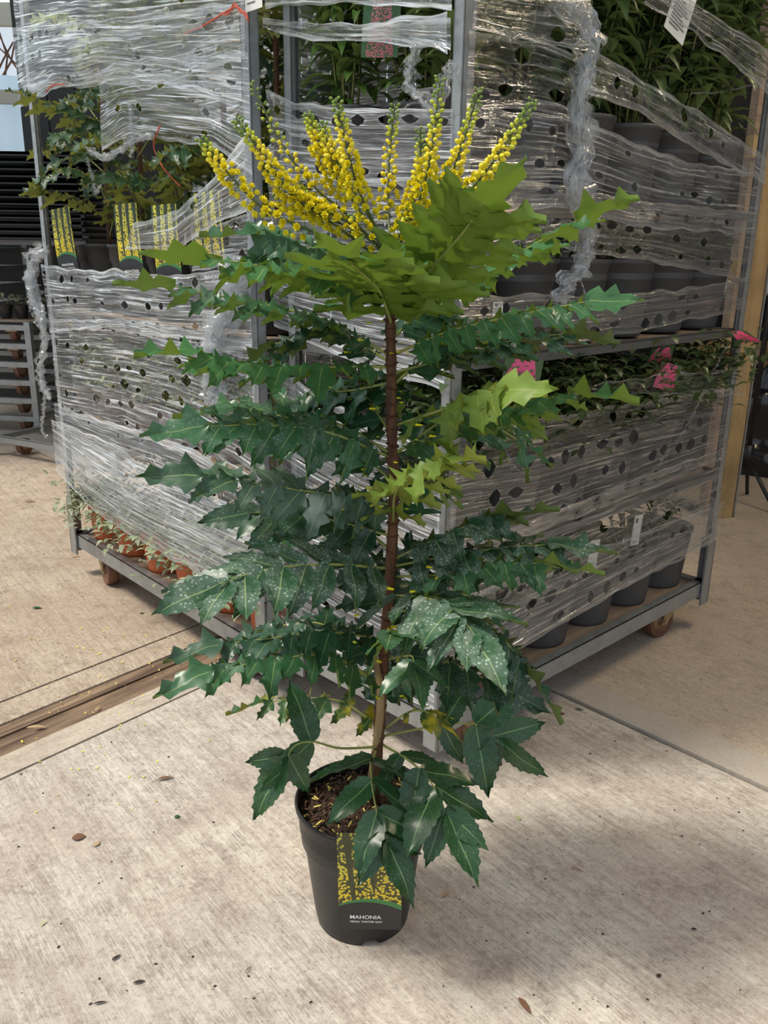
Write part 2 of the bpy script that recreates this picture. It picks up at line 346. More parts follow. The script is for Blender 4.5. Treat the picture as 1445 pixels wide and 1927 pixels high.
M['lamp_tube'] = None
t = NT('lamp_tube'); em = t.n('ShaderNodeEmission'); em.inputs[0].default_value = (1, .80, .52, 1); em.inputs[1].default_value = 85; M['lamp_tube'] = t.done(em.outputs[0])
lamp = empty('strip_lamp', (2.35, 2.5, 3.40)); tag(lamp, 'warm white strip lamp hung under the shed roof', 'lamp')
MB().box((-.09, -.8, .03), (.09, .8, .08)).obj('housing', M['white_card'], lamp)
for x in (-.04, .04): MB().tube([(x, -.76, .012), (x, .76, .012)], .016, 10).obj('tube', M['lamp_tube'], lamp, True)
for y in (-.6, .6): MB().tube([(0, y, .08), (0, y, .30)], .004, 6).obj('hanger', M['black'], lamp)
# ------------------------------------------------------------------ trolleys
LEN, WID = 1.35, .565
T1A, T1R, T1L, T1W = Vector((-1.1912, 3.0933, 0)), R(-48), 1.31, .565
T2A, T2R, T2L, T2W = Vector((.1337, 1.7637, 0)), R(44), 1.335, .53
def caster(parent, x, y, z, ang, d=.115):
    r = d/2; rot = Matrix.Translation((x, y, 0)) @ Matrix.Rotation(ang, 4, 'Z')
    f = MB().box((-.045, -.035, z-.012), (.045, .035, z))
    for s in (-1, 1): f.add([(-.028, s*.024, z-.012), (.028, s*.024, z-.012), (.048, s*.024, r-.012), (.020, s*.024, r-.012), (-.028, s*.028, z-.012), (.028, s*.028, z-.012), (.048, s*.028, r-.012), (.020, s*.028, r-.012)],
        [(0,1,2,3), (7,6,5,4), (0,4,5,1), (1,5,6,2), (2,6,7,3), (3,7,4,0)])
    f.tube([(.034, -.032, r), (.034, .032, r)], .008, 8)
    fo = f.obj('caster', M['fork'], parent, M=rot)
    A = Matrix.Translation((.034, 0, r)) @ Matrix.Rotation(R(90), 4, 'X')
    w = MB().lathe([(r*.80, -.019), (r*.96, -.020), (r, -.014), (r, .014), (r*.96, .020), (r*.80, .019), (r*.78, .012), (r*.3, .012), (r*.28, .02), (.001, .02)], 26, A)
    w.lathe([(r*.80, -.019), (r*.78, -.012), (r*.3, -.012), (r*.28, -.02), (.001, -.02)], 26, A)
    wo = w.obj('wheel', M['wheel'], fo, True)
    MB().lathe([(.001, -.0135), (r*.62, -.0135), (r*.62, .0135), (.001, .0135)], 24, A).obj('hub', M['wheel_hub'], fo, True)
    return fo
def base_rails(mb, z0, z1, ln=LEN, wd=WID, t=.004):
    for y0, y1 in ((0, t), (wd-t, wd)): mb.box((0.0, y0, z0), (ln, y1, z1))
    for x0, x1 in ((0, t), (ln-t, ln)): mb.box((x0, 0, z0), (x1, wd, z1))
    mb.box((0, 0, z1-.003), (ln, .03, z1)); mb.box((0, wd-.03, z1-.003), (ln, wd, z1)); mb.box((0, 0, z1-.003), (.03, wd, z1)); mb.box((ln-.03, 0, z1-.003), (ln, wd, z1))
def trolley(A, rz, shelves, label, LEN, WID, top=1.98):
    o = empty('plant_trolley', A, rz); tag(o, label, 'trolley', 'galvanised plant trolleys')
    b = MB(); base_rails(b, .118, .168, LEN, WID); b.obj('base_frame', M['galv'], o)
    MB().box((.006, .006, .150), (LEN-.006, WID-.006, .163)).obj('base_board', M['ply'], o)
    for x, y in ((0, 0), (LEN, 0), (0, WID), (LEN, WID)):
        sx, sy = (1 if x == 0 else -1), (1 if y == 0 else -1); q = MB(); x0 = x-sx*.006; y0 = y-sy*.006
        def bx(a, c): q.box((min(x0+sx*a[0], x0+sx*c[0]), min(y0+sy*a[1], y0+sy*c[1]), a[2]), (max(x0+sx*a[0], x0+sx*c[0]), max(y0+sy*a[1], y0+sy*c[1]), c[2]))
        bx((0, 0, .30), (.034, .003, top)); bx((0, 0, .30), (.003, .026, top)); bx((.031, 0, .30), (.034, .012, top)); bx((0, .023, .30), (.012, .026, top))
        k = .33
        while k < top-.03:
            bx((.013, -.0006, k), (.021, .0004, k+.018)); k += .05
        q.obj('post', M['galv'], o)
        q = MB(); bx((-.004, -.004, .088), (.046, .0025, .31)); bx((-.004, -.004, .088), (.0025, .042, .31)); q.obj('corner_socket', M['galv'], o)
        caster(o, x+sx*.15, y+sy*.06, .118, random.uniform(-.5, .5) + (0 if x == 0 else math.pi))
    for z in shelves:
        s = MB().box((.012, .012, z-.014), (LEN-.012, WID-.012, z)).obj('shelf', M['ply'], o)
        e = MB(); base_rails(e, z-.020, z+.002, LEN, WID, .003); e.obj('shelf_edge', M['galv_dark'], s)
    return o
t1 = trolley(T1A, T1R, (.63, 1.0), 'film wrapped plant trolley holding mahonias above orange pots', T1L, T1W)
t2 = trolley(T2A, T2R, (.55, 1.0, 1.34), 'film wrapped plant trolley loaded with grey pots and azaleas', T2L, T2W)
MW1 = Matrix.Translation(T1A) @ Matrix.Rotation(T1R, 4, 'Z'); MW2 = Matrix.Translation(T2A) @ Matrix.Rotation(T2R, 4, 'Z')
MI1, MI2 = MW1.inverted(), MW2.inverted()
def fpx(MI, axis, px, py):
    """pixel -> point on a trolley face (axis 'y': long face, 'x': short face), trolley-local"""
    c = MI @ CAM; d = MI.to_3x3() @ ray(px, py)
    t = -c.y/d.y if axis == 'y' else -c.x/d.x
    return c + d*t

# ------------------------------------------------------------------ leaves
def leaflet_mesh(ns, L, W, broad, seed, curl=1.0):
    rnd = random.Random(seed); ts = [(0, 0, .55)]
    def wd(t):
        if broad: return W*.5*math.sin(math.pi*min(1, t*.93+.05)**.72)**.75
        return W*.5*min(1, (t/.16+.35))*(1-t)**.62
    for k in range(ns):
        a = (k+.30)/(ns+.55); b = (k+.80)/(ns+.55)
        ts += [(a, 0, .93 if broad else .74), (b, .022 if broad else .055, 1.06 if broad else 1.22)]
    ts += [(.93, 0, .8), (1.0, 0, 0)]
    V = []; UV = []; ph = rnd.random()*6; sg = 1
    for t, sh, k in ts:
        w = wd(t)*k if t < 1 else 0; spine = sh > .01
        if spine: sg = -sg
        for s in (-1, -.5, 0, .5, 1):
            x = L*(t + (sh if abs(s) == 1 else 0)); y = w*s
            if t == 1: x = L*1.07; y = .0004*s
            z = abs(s)*W*(.10 if broad else .13)*curl
            if abs(s) == 1 and spine: z += W*(.03 if broad else .15)*curl*sg*s
            elif abs(s) == 1 and 0 < t < .9: z -= W*(.02 if broad else .10)*curl
            z += W*.04*math.sin(t*8+ph+s) - L*.15*curl*t*t
            V.append((x, y, z)); UV.append((t, .5+.5*s))
    n = len(ts); Fc = [(i*5+j, (i+1)*5+j, (i+1)*5+j+1, i*5+j+1) for i in range(n-1) for j in range(4)]
    return V, Fc, UV
def plain_leaf(L, W, curl, seed, fold=.18):
    V = []; UV = []; ts = (0, .15, .38, .62, .84, 1)
    ws = (.08, .62, 1, .88, .45, 0.02)
    for t, w in zip(ts, ws):
        for s in (-1, 0, 1):
            V.append((L*t, W*.5*w*s, abs(s)*W*fold*w - L*curl*t*t + L*.12*math.sin(t*3))); UV.append((t, .5+.5*s))
    return V, [(i*3+j, (i+1)*3+j, (i+1)*3+j+1, i*3+j+1) for i in range(5) for j in range(2)], UV
GEO = {}
for k in range(4):
    GEO['spiny', k] = leaflet_mesh(3, 1, .66, False, k, .7+.25*k)
    GEO['broad', k] = leaflet_mesh(7, 1, .50, True, 10+k, .5+.25*k)
    GEO['pieris', k] = plain_leaf(1, .30, .15+.1*k, k); GEO['oval', k] = plain_leaf(1, .46, .05+.12*k, k, .1)
MC = {}
def leaf_me(kind, k, mat):
    key = (kind, k, mat)
    if key not in MC:
        V, Fc, UV = GEO[kind, k]; MC[key] = mesh('leaf_'+kind, V, Fc, M[mat], True, UV)
    return MC[key]
def frame(p, x, zhint, scale):
    x = x.normalized(); y = zhint.cross(x)
    y = y.normalized() if y.length > 1e-5 else x.orthogonal().normalized()
    z = x.cross(y)
    m = Matrix(((x.x, y.x, z.x), (x.y, y.y, z.y), (x.z, y.z, z.z)))*scale
    return Matrix.Translation(p) @ m.to_4x4()
class Mass:
    """many small pieces joined into one part"""
    def __init__(s): s.by = {}
    def add(s, kind, k, mat, Mx):
        V, Fc, UV = GEO[kind, k]; A, B, C = s.by.setdefault(mat, ([], [], [])); n = len(A)
        A += [tuple(Mx @ Vector(v)) for v in V]; B += [tuple(i+n for i in f) for f in Fc]; C += UV
    def raw(s, V, Fc, mat, Mx):
        A, B, C = s.by.setdefault(mat, ([], [], [])); n = len(A)
        A += [tuple(Mx @ Vector(v)) for v in V]; B += [tuple(i+n for i in f) for f in Fc]; C += [(0, 0)]*len(V)
    def build(s, name, parent):
        V = []; Fc = []; UV = []; mi = []; mats = []
        for q, (mat, (A, B, C)) in enumerate(s.by.items()):
            n = len(V); V += A; Fc += [tuple(i+n for i in f) for f in B]; UV += C; mi += [q]*len(B); mats.append(M[mat])
        me = mesh(name, V, Fc, None, True, UV)
        for m in mats: me.materials.append(m)
        me.polygons.foreach_set('material_index', mi); return tag(mobj(name, me, parent), kind='stuff')
def frond(root, inv, ctrl, n, L, mat, kind='spiny', roll=0, start=.12, upv=(0, -.22, 1), mass=None, droop=.25, ang=(68, 46), rad=.0026, term=1.25, rnd=random, jit=1.0, test=None):
    """pinnate leaf: rachis mesh, leaflets as its children (or into mass); with test (a root matrix) nothing is built and the collisions are counted"""
    pts = spline([inv @ Vector(p) for p in ctrl], 26); tube = MB().tube(pts, [rad*(1-.6*i/25) for i in range(26)], 5)
    upv = (inv.to_3x3() @ Vector(upv)).normalized(); items = []
    def put(f, s, sz, a, dr):
        q = f*25; i = min(int(q), 24); p = pts[i].lerp(pts[i+1], q-i); T = (pts[min(i+2, 25)]-pts[max(i-1, 0)]).normalized()
        S = T.cross(upv); S = S.normalized() if S.length > 1e-4 else T.orthogonal().normalized(); N = S.cross(T)
        Q = Matrix.Rotation(roll, 3, T); S = Q @ S; N = Q @ N
        d = T if s == 0 else (T*math.cos(a) + S*(s*math.sin(a)))
        d = (d - N*dr + jit*Vector((rnd.uniform(-.12, .12), rnd.uniform(-.12, .12), rnd.uniform(-.12, .12)))).normalized()
        items.append((rnd.randrange(4), frame(p, d, (N + S*(s*dr*.9 if s else jit*rnd.uniform(-.9, .9)) + jit*Vector((rnd.uniform(-.25, .25), rnd.uniform(-.25, .25), 0))).normalized(), sz)))
    for j in range(n):
        f = start + (.95-start)*j/max(1, n-1)*.97; e = j/max(1, n-1)
        sz = L*(.78+.46*math.sin(math.pi*min(1, .25+.6*e)))*rnd.uniform(.88, 1.14); a = R(ang[0]+(ang[1]-ang[0])*e)
        for s in (-1, 1): put(f, s, sz*rnd.uniform(.88, 1.1), a + jit*rnd.uniform(-.2, .2), droop + jit*rnd.uniform(-.22, .25))
    put(1.0, 0, L*term, 0, droop*.4)
    if test is not None:
        V = [test @ Vector(v) for v in tube.V]; Fc = list(tube.F)
        for k, Mx in items:
            m = len(V); GV, GF, _ = GEO[kind, k]; V += [test @ (Mx @ Vector(v)) for v in GV]; Fc += [tuple(i+m for i in f) for f in GF]
        return hits(V, Fc), (V, Fc)
    o = tube.obj('frond', M['rachis'], root, True)
    for k, Mx in items:
        if mass is not None: mass.add(kind, k, mat, Mx)
        else: mobj('leaflet', leaf_me(kind, k, mat), o, Mx)
    return o, len(items)

# ------------------------------------------------------------------ pots
def pot_mesh(rt, rb, h, mat, collar=.0, n=36, key=None):
    pr = [(rb*.2, .006), (rb-.012, .006), (rb-.010, 0), (rb, .001), (rb+.002, .010)]
    if collar:
        zc = h*(1-collar); rc = rb+(rt-rb)*(1-collar)-.004; pr += [(rc, zc-.008), (rc+.006, zc+.004)]
    pr += [(rt-.003, h-.012), (rt+.001, h-.011), (rt+.002, h-.001), (rt, h), (rt-.004, h), (rt-.005, h-.014), (rt-.006, h-.05)]
    return MB().lathe(pr, n).me('pot', mat, True)
POTS = {k: pot_mesh(*a) for k, a in dict(grey=(.105, .080, .20, M['grey_pot']), grey_small=(.098, .074, .185, M['grey_pot']), black=(.112, .085, .22, M['black_pot'], .25), taupe=(.056, .042, .105, M['taupe_pot']), terra=(.085, .064, .15, M['terra_pot'])).items()}
PDIM = dict(grey=(.105, .20), grey_small=(.098, .185), black=(.112, .22), taupe=(.056, .105), terra=(.085, .15))
def soil_obj(root, r, z):
    V = [(0, 0, z+.004)]; n = 18
    for i, q in ((1, .5), (2, 1.0)):
        for j in range(n): a = 2*math.pi*j/n; V.append((r*q*math.cos(a), r*q*math.sin(a), z+random.uniform(-.003, .005)))
    Fc = [(0, 1+j, 1+(j+1) % n) for j in range(n)] + [(1+j, 1+n+j, 1+n+(j+1) % n, 1+(j+1) % n) for j in range(n)]
    return mobj('soil', mesh('soil', V, Fc, M['soil'], True), root)
def shrub(MW, x, y, z, pot, name, label, cat, group, kind, mat, L, H, spread, nobj, nmass, nst=5, stem='stem_green', tilt=(0, 0), lean=(0, 0), seed=0, whorl=True):
    rnd = random.Random(seed); r, h = PDIM[pot]
    o = empty(name, MW @ Vector((x, y, z)), rnd.uniform(0, 6)); tag(o, label, cat, group)
    if tilt != (0, 0): o.rotation_euler = (tilt[0], tilt[1], 0)
    mobj('pot', POTS[pot], o); soil_obj(o, r-.008, h-.018)
    rl = Matrix.Rotation(-o.rotation_euler.z, 3, 'Z') @ Vector((lean[0], lean[1], 0)); tips = []
    st = MB(); first = MW is MW1; MI = MI1 if first else MI2; ln, wd = (T1L, T1W) if first else (T2L, T2W); zc = SHELF_TOP[0 if first else 1].get(z)
    W = Matrix.Translation(MW @ Vector((x, y, z))) @ Matrix.Rotation(o.rotation_euler.z, 4, 'Z'); WI = W.inverted(); front = -.10 if name == 'potted_azalea' and y < .2 else .01; spill = name == 'potted_herb' and y < .2
    add_static(POTS[pot], W)
    for i in range(nst):
        a = 2*math.pi*i/nst+rnd.uniform(-.4, .4); q = spread*rnd.uniform(.35, 1)
        tip = Vector((q*math.cos(a), q*math.sin(a), h+H*rnd.uniform(.7, 1)))+rl
        p = MI @ (W @ tip); p.x = min(max(p.x, .05), ln-.05); p.y = min(max(p.y, front), wd-.05)
        if zc: p.z = min(p.z, zc-.02-.05*rnd.random())
        if spill and i % 3 == 1: p = Vector((min(max(x+rnd.uniform(-.10, .10), .06), ln-.08), -.025-.035*rnd.random(), z+h-.01-.04*rnd.random()))     # trailing over the rim, under the film's lower edge
        tip = WI @ (MW @ p)
        b = Vector((.02*math.cos(a), .02*math.sin(a), h-.03)); m = b.lerp(tip, .5)+Vector((0, 0, .02))
        if spill and i % 3 == 1: m = tip.copy(); m.z = 0; m = m.normalized()*(r+.006); m.z = h+.012
        P = spline([b, m, tip], 8); st.tube(P, [.0035*(1-.07*k) for k in range(8)], 5); tips.append(P)
    st.obj('stem', M[stem], o, True)
    def place():
        ms = Mass()
        for i in range(nobj+nmass):
            P = tips[i % nst]; f = rnd.uniform(.04, 1)**.75 if whorl else rnd.uniform(.15, 1); q = f*7; k = min(int(q), 6); p = P[k].lerp(P[k+1], q-k)
            a = i*2.39996; out = Vector((math.cos(a), math.sin(a), rnd.uniform(-.25, .75))).normalized()
            off = Vector((rnd.gauss(0, .12), rnd.gauss(0, .12), 0))*spread if whorl else Vector((rnd.gauss(0, .4), rnd.gauss(0, .4), rnd.gauss(0, .25)))*spread
            Mx = frame(p+off, out, Vector((0, 0, 1)), L*rnd.uniform(.7, 1.15)); GV, GF, _ = GEO[kind, i % 4]
            c = Mx.translation + out*L*.5; rad = Vector((c.x, c.y, 0)); best = None
            for k, dz in ((0, 0), (-.15, 0), (-.3, 0), (0, -.02), (-.15, -.03), (0, .03), (-.15, .03), (-.3, -.06), (-.45, 0), (.2, .02), (.2, -.03), (-.5, -.09), (-.3, .06), (.35, .05), (-.65, -.04), (-.65, -.12), (-.4, .10)):
                N = Matrix.Translation(rad*k + Vector((0, 0, dz))) @ Mx; n = hits([W @ (N @ Vector(v)) for v in GV], GF)
                if best is None or n < best[0]: best = (n, N)
                if n == 0: break
            if best[0] >= 10 and i >= nobj: continue
            if i < nobj: mobj('leaf', leaf_me(kind, i % 4, mat), o, best[1])
            else: ms.add(kind, i % 4, mat, best[1])
        if nmass: ms.build('inner_foliage', o)
        grown(o)
    JOBS.append(place)
    return o

# ------------------------------------------------------------------ printed plant labels
def text_mesh(body, size):
    c = bpy.data.curves.new('txt', 'FONT'); c.body = body; c.size = size; c.align_x = 'LEFT'; c.offset = size*.006
    o = bpy.data.objects.new('txt', c); COL.objects.link(o); bpy.context.view_layer.update()
    me = bpy.data.meshes.new_from_object(o.evaluated_get(bpy.context.evaluated_depsgraph_get())); bpy.data.objects.remove(o); me.materials.clear(); me.materials.append(M['white_ink']); return me
TX1, TX2 = text_mesh('MAHONIA', .0118), text_mesh("MEDIA 'WINTER SUN'", .0060)
def card(name, label, cat, group, Mx, w, h, mat, text=False, bend=.0, back='white_card'):
    """label card: bottom edge at local z=0, face towards local -y"""
    n = 6; V = []; UV = []
    for i in range(n+1):
        for s in (-1, 1):
            t = i/n; V.append((s*w/2, -bend*math.sin(t*math.pi), h*t)); UV.append((.5+.5*s, t))
    V += [(x, y+.0009, z) for x, y, z in V]; UV += UV; k = 2*(n+1)
    Fc = [(2*i, 2*i+1, 2*i+3, 2*i+2) for i in range(n)] + [(k+2*i+2, k+2*i+3, k+2*i+1, k+2*i) for i in range(n)] + [(2*i+2, k+2*i+2, k+2*i, 2*i) for i in range(n)] + [(2*i+1, k+2*i+1, k+2*i+3, 2*i+3) for i in range(n)]
    me = mesh(name, V, Fc, M[mat], False, UV); o = mobj(name, me, None, Mx); tag(o, label, cat, group)
    if text:
        for me2, x, z in ((TX1, -.33*w, .120*h), (TX2, -.33*w, .078*h)):
            y = -bend*math.sin(z/h*math.pi)-.0006; mobj('lettering', me2, o, Matrix.Translation((x, y, z)) @ Matrix.Rotation(R(90), 4, 'X'))
    return o
# ------------------------------------------------------------------ stretch film
def resample(P, n):
    P = [Vector(p) for p in P]; S = [0]
    for a, b in zip(P, P[1:]): S.append(S[-1]+(b-a).length)
    out = []
    for i in range(n):
        s = S[-1]*i/(n-1); k = 0
        while k < len(P)-2 and S[k+1] < s: k += 1
        out.append(P[k].lerp(P[k+1], (s-S[k])/max(1e-9, S[k+1]-S[k])))
    return out
def film(root, MI, axis, top, bot, mat, off=.015, holes=.75, cw=.075, ch=.055, hs=1.0, bulge=0, seed=0, rough=1.0, extra=0):
    N = 40; T = resample([fpx(MI, axis, *p) for p in top], N); B = resample([fpx(MI, axis, *p) for p in bot], N)
    rnd = random.Random(seed)
    wd = sum((b-a).length for a, b in zip(T, T[1:])); ht = sum((a-b).length for a, b in zip(T, B))/N
    nu, nv = max(2, round(wd/cw)), max(1, round(ht/ch))
    V = []; UV = []; E = []; Fc = []; key = {}
    def pt(ca, cb, ed):
        k = (round(ca*480), round(cb*480))
        if k in key: return key[k]
        t, b = ca/nu, cb/nv; q = t*(N-1); i = min(max(int(q), 0), N-2); p = (B[i].lerp(B[i+1], q-i)).lerp(T[i].lerp(T[i+1], q-i), b)
        a = p.x if axis == 'y' else p.y
        o = off + .007*rough*noise.noise(Vector((a*5, p.z*7, seed))) + .004*rough*noise.noise(Vector((a*9, p.z*45, seed+5))) + bulge*math.sin(math.pi*b)*math.sin(math.pi*t) + extra*t
        z = p.z + .010*noise.noise(Vector((a*11, seed, b*3)))*(2*abs(b-.5))**2
        bd = 1.0 if (b < .001 or b > .999) else 0
        V.append((a, -o, z) if axis == 'y' else (-o, a, z)); UV.append((wd*t + seed*1.37, ht*b + seed*.71)); E.append(max(ed, bd*.9)); key[k] = len(V)-1
        return len(V)-1
    for j in range(nv):
        sh = .5 if j % 2 else 0; cells = [(c, c+1) for c in np.arange(sh, nu-.01, 1) if c+1 <= nu+.001]
        if sh: cells = [(0, .5)] + cells + ([(nu-.5, nu)] if cells and abs(cells[-1][1]-nu) > .01 else [])
        for c0, c1 in cells:
            full = (c1-c0) > .9; ns = 4 if full else 2; out = []
            for i in range(ns): out.append((c0+(c1-c0)*i/ns, j))
            for i in range(3): out.append((c1, j+i/3))
            for i in range(ns): out.append((c1-(c1-c0)*i/ns, j+1))
            for i in range(3): out.append((c0, j+1-i/3))
            cx, cy = (c0+c1)/2 + rnd.uniform(-.1, .1), j+.5+rnd.uniform(-.12, .12); hole = full and rnd.random() < holes
            rx, ry = rnd.uniform(.22, .48)*hs, rnd.uniform(.13, .34)*hs
            def sup(x, y, k=1.0):
                dx, dy = x-cx, y-cy; d = (abs(dx)/rx)**1.08 + (abs(dy)/ry)**1.08; f = k/(d**(1/1.08)); return cx+dx*f, cy+dy*f
            O = [pt(x, y, 0) for x, y in out]
            if hole:
                I = [sup(x, y) for x, y in out]; Mi = [((x+u)/2*.8+u*.2, (y+v)/2*.8+v*.2) for (x, y), (u, v) in zip(out, I)]
                Im = [pt(x, y, .0) for x, y in Mi]; Ii = [pt(x, y, .30) for x, y in I]; n = len(O)
                for a in range(n):
                    b = (a+1) % n; Fc.append((O[a], O[b], Im[b], Im[a])); Fc.append((Im[a], Im[b], Ii[b], Ii[a]))
            else:
                n = len(O); Im = [pt(cx+(x-cx)*.5, cy+(y-cy)*.5, 0) for x, y in out]; c = pt(cx, cy, 0)
                for a in range(n):
                    b = (a+1) % n; Fc.append((O[a], O[b], Im[b], Im[a])); Fc.append((Im[a], Im[b], c))
    Fc = [f for f in Fc if len(set(f)) == len(f)]
    me = mesh('film_band', V, Fc, M[mat], True, UV); at = me.attributes.new('edge', 'FLOAT', 'POINT'); at.data.foreach_set('value', E)
    return mobj('film_band', me, root)
def rope(root, P, w, n, seed, mat='film_rope', N=60, name='film_tail'):
    rnd = random.Random(seed); C = spline(P, N); V = []; Fc = []; UV = []
    for r in range(n):
        ph = rnd.uniform(0, 6); oa, ob = rnd.uniform(-1, 1), rnd.uniform(-1, 1); b0 = len(V); wr = w*rnd.uniform(.35, .75); l = 0
        for i, p in enumerate(C):
            T = (C[min(i+1, N-1)]-C[max(i-1, 0)]).normalized(); A = T.cross(Vector((0.3, 1, 0.1))).normalized(); Bv = T.cross(A); f = i/(N-1)
            k = .6+.5*noise.noise(Vector((f*9, seed, r))); c = p + A*(oa*w*.55*k) + Bv*(ob*w*.4*k) + Vector((noise.noise(Vector((f*12, r, seed))), noise.noise(Vector((f*12, r+9, seed))), 0))*w*.45
            tw = ph+2.5*noise.noise(Vector((f*4, r*3, seed)))*2
            for s in (-1, 0, 1):
                th = tw + .9*s*s*noise.noise(Vector((f*14, r, s))); V.append(c + (A*math.cos(th)+Bv*math.sin(th))*(wr*.6*s*k) + Bv*(.012*abs(s)*noise.noise(Vector((f*30, r, s+4))))); UV.append((f*1.2+seed, .05*s+r))
        for i in range(N-1):
            for s in range(2): a = b0+i*3+s; Fc.append((a, a+1, a+4, a+3))
    return mobj(name, mesh(name, V, Fc, M[mat], True, UV), root)
f1 = empty('stretch_film_wrap', T1A, T1R); tag(f1, 'torn clear perforated stretch film wound around the mahonia trolley', 'plastic film', 'stretch film wraps')
f2 = empty('stretch_film_wrap', T2A, T2R); tag(f2, 'torn clear perforated stretch film wound around the azalea trolley', 'plastic film', 'stretch film wraps')
Y1 = lambda *a, **k: film(f1, MI1, 'y', *a, **k); YL = lambda *a, **k: film(f2, MI2, 'y', *a, **k); YS = lambda *a, **k: film(f2, MI2, 'x', *a, **k)
# mahonia trolley, long side
Y1([(42, -30), (250, -40), (482, -60)], [(58, 185), (110, 172), (200, 158), (300, 170), (400, 140), (484, 110)], 'film_dense', holes=.35, hs=.8, bulge=.05, seed=1, off=.03)
Y1([(48, 60), (250, 40), (482, 10)], [(64, 205), (140, 165), (200, 170), (260, 150), (484, 190)], 'film_mid', holes=.3, bulge=.05, seed=2, off=.045)
Y1([(195, 130), (300, 110), (482, 100)], [(205, 285), (260, 255), (330, 265), (420, 280), (486, 330)], 'film_dense', holes=.3, hs=.8, bulge=.04, seed=3, off=.02)
Y1([(270, 425), (360, 395), (420, 340), (486, 260)], [(255, 470), (360, 470), (430, 420), (488, 400)], 'film_dense', holes=.1, bulge=.02, seed=4, off=.035)
Y1([(380, 440), (440, 420), (488, 400)], [(380, 510), (440, 500), (490, 500)], 'film_thin', holes=.4, seed=5, off=.03)
Y1([(90, 497), (160, 508), (240, 508), (330, 520), (420, 510), (488, 495)], [(108, 625), (200, 618), (300, 632), (400, 640), (490, 660)], 'film_dense', holes=.45, hs=.8, bulge=.015, seed=6, off=.025)
Y1([(104, 600), (250, 600), (490, 640)], [(120, 775), (250, 810), (380, 860), (498, 940)], 'film_mid', holes=.7, hs=.9, seed=7, off=.02, cw=.085)
Y1([(118, 760), (250, 800), (380, 840), (498, 920)], [(130, 870), (200, 950), (320, 1030), (420, 1085), (505, 1135)], 'film_mid', holes=.25, hs=.6, bulge=.03, seed=8, off=.03)
Y1([(120, 785), (200, 815), (300, 870), (498, 960)], [(128, 880), (200, 958), (300, 1020), (400, 1075), (505, 1140)], 'film_dense', holes=.15, hs=.5, bulge=.03, seed=9, off=.045)
# azalea trolley, short end
YS([(506, -20), (600, -30), (862, -40)], [(508, 14), (600, 12), (700, 10), (862, 22)], 'film_dense', holes=0, seed=11, ch=.03)
YS([(506, 38), (600, 45), (700, 50), (862, 38)], [(508, 58), (600, 80), (700, 80), (862, 100)], 'film_mid', holes=0, seed=12, ch=.03, off=.02)
YS([(700, 58), (780, 40), (862, 25)], [(700, 78), (780, 80), (862, 110)], 'film_mid', holes=0, seed=13, ch=.03, off=.03)
YS([(508, 172), (560, 190), (640, 204), (740, 207), (858, 206)], [(518, 335), (640, 345), (858, 350)], 'film_dense', holes=.55, seed=14, off=.012)
YS([(514, 330), (640, 335), (858, 335)], [(524, 500), (640, 505), (850, 520)], 'film_mid', holes=.5, seed=15, off=.016)
YS([(524, 525), (640, 545), (850, 545)], [(528, 612), (600, 648), (700, 690), (846, 735)], 'film_dense', holes=.12, seed=16, off=.018)
YS([(530, 690), (600, 735), (700, 790), (842, 840)], [(540, 1175), (640, 1235), (740, 1285), (826, 1335)], 'film_dense', holes=.25, seed=17, off=.02)
# azalea trolley, long side
YL([(872, -30), (960, -20), (1090, -10)], [(866, 60), (960, 80), (1090, 100)], 'film_mid', holes=.1, seed=21, off=.03)
YL([(868, 60), (1000, 80), (1090, 110)], [(864, 205), (1000, 210), (1085, 230)], 'film_thin', holes=.35, seed=22, off=.02)
YL([(1085, 92), (1180, 150), (1300, 215), (1424, 300)], [(1080, 180), (1180, 212), (1300, 290), (1422, 348)], 'film_mid', holes=.4, hs=.8, seed=23, off=.03, bulge=.02)
YL([(864, 200), (1040, 218), (1130, 245), (1260, 300), (1422, 330)], [(858, 400), (1040, 390), (1200, 430), (1408, 440)], 'film_mid', holes=.4, hs=.85, seed=24, off=.018)
YL([(860, 330), (1040, 350), (1200, 380), (1412, 400)], [(850, 540), (1040, 470), (1200, 490), (1396, 530)], 'film_grey', holes=.6, seed=25, off=.022)
YL([(852, 555), (1000, 553), (1150, 553), (1300, 540), (1396, 520)], [(848, 668), (1000, 650), (1100, 640), (1200, 620), (1384, 582)], 'film_grey', holes=.55, seed=26, off=.02)
YL([(842, 805), (950, 792), (1100, 770), (1250, 745), (1368, 726)], [(834, 1040), (1000, 1000), (1180, 930), (1350, 860)], 'film_grey', holes=.66, seed=27, ch=.062, hs=1.05, off=.018)
YL([(836, 1010), (1000, 970), (1180, 900), (1352, 840)], [(828, 1300), (1000, 1190), (1160, 1100), (1336, 1008)], 'film_grey', holes=.55, seed=28, ch=.062, hs=1.05, off=.022)
YL([(834, 1120), (1000, 1060), (1180, 1000), (1344, 940)], [(828, 1290), (1000, 1188), (1160, 1098), (1336, 1010)], 'film_thin', holes=.4, seed=29, off=.034)
YL([(1060, 722), (1200, 700), (1362, 690)], [(1060, 738), (1200, 738), (1362, 740)], 'film_thin', holes=0, ch=.03, seed=30, off=.06)
YL([(1225, -20), (1330, 45), (1424, 100)], [(1180, 10), (1330, 105), (1418, 180)], 'film_mid', holes=.3, hs=.8, seed=31, off=.04)
YL([(1150, -30), (1240, 5), (1300, 60)], [(1150, -10), (1240, 25), (1300, 78)], 'film_mid', holes=0, ch=.03, seed=32, off=.05)
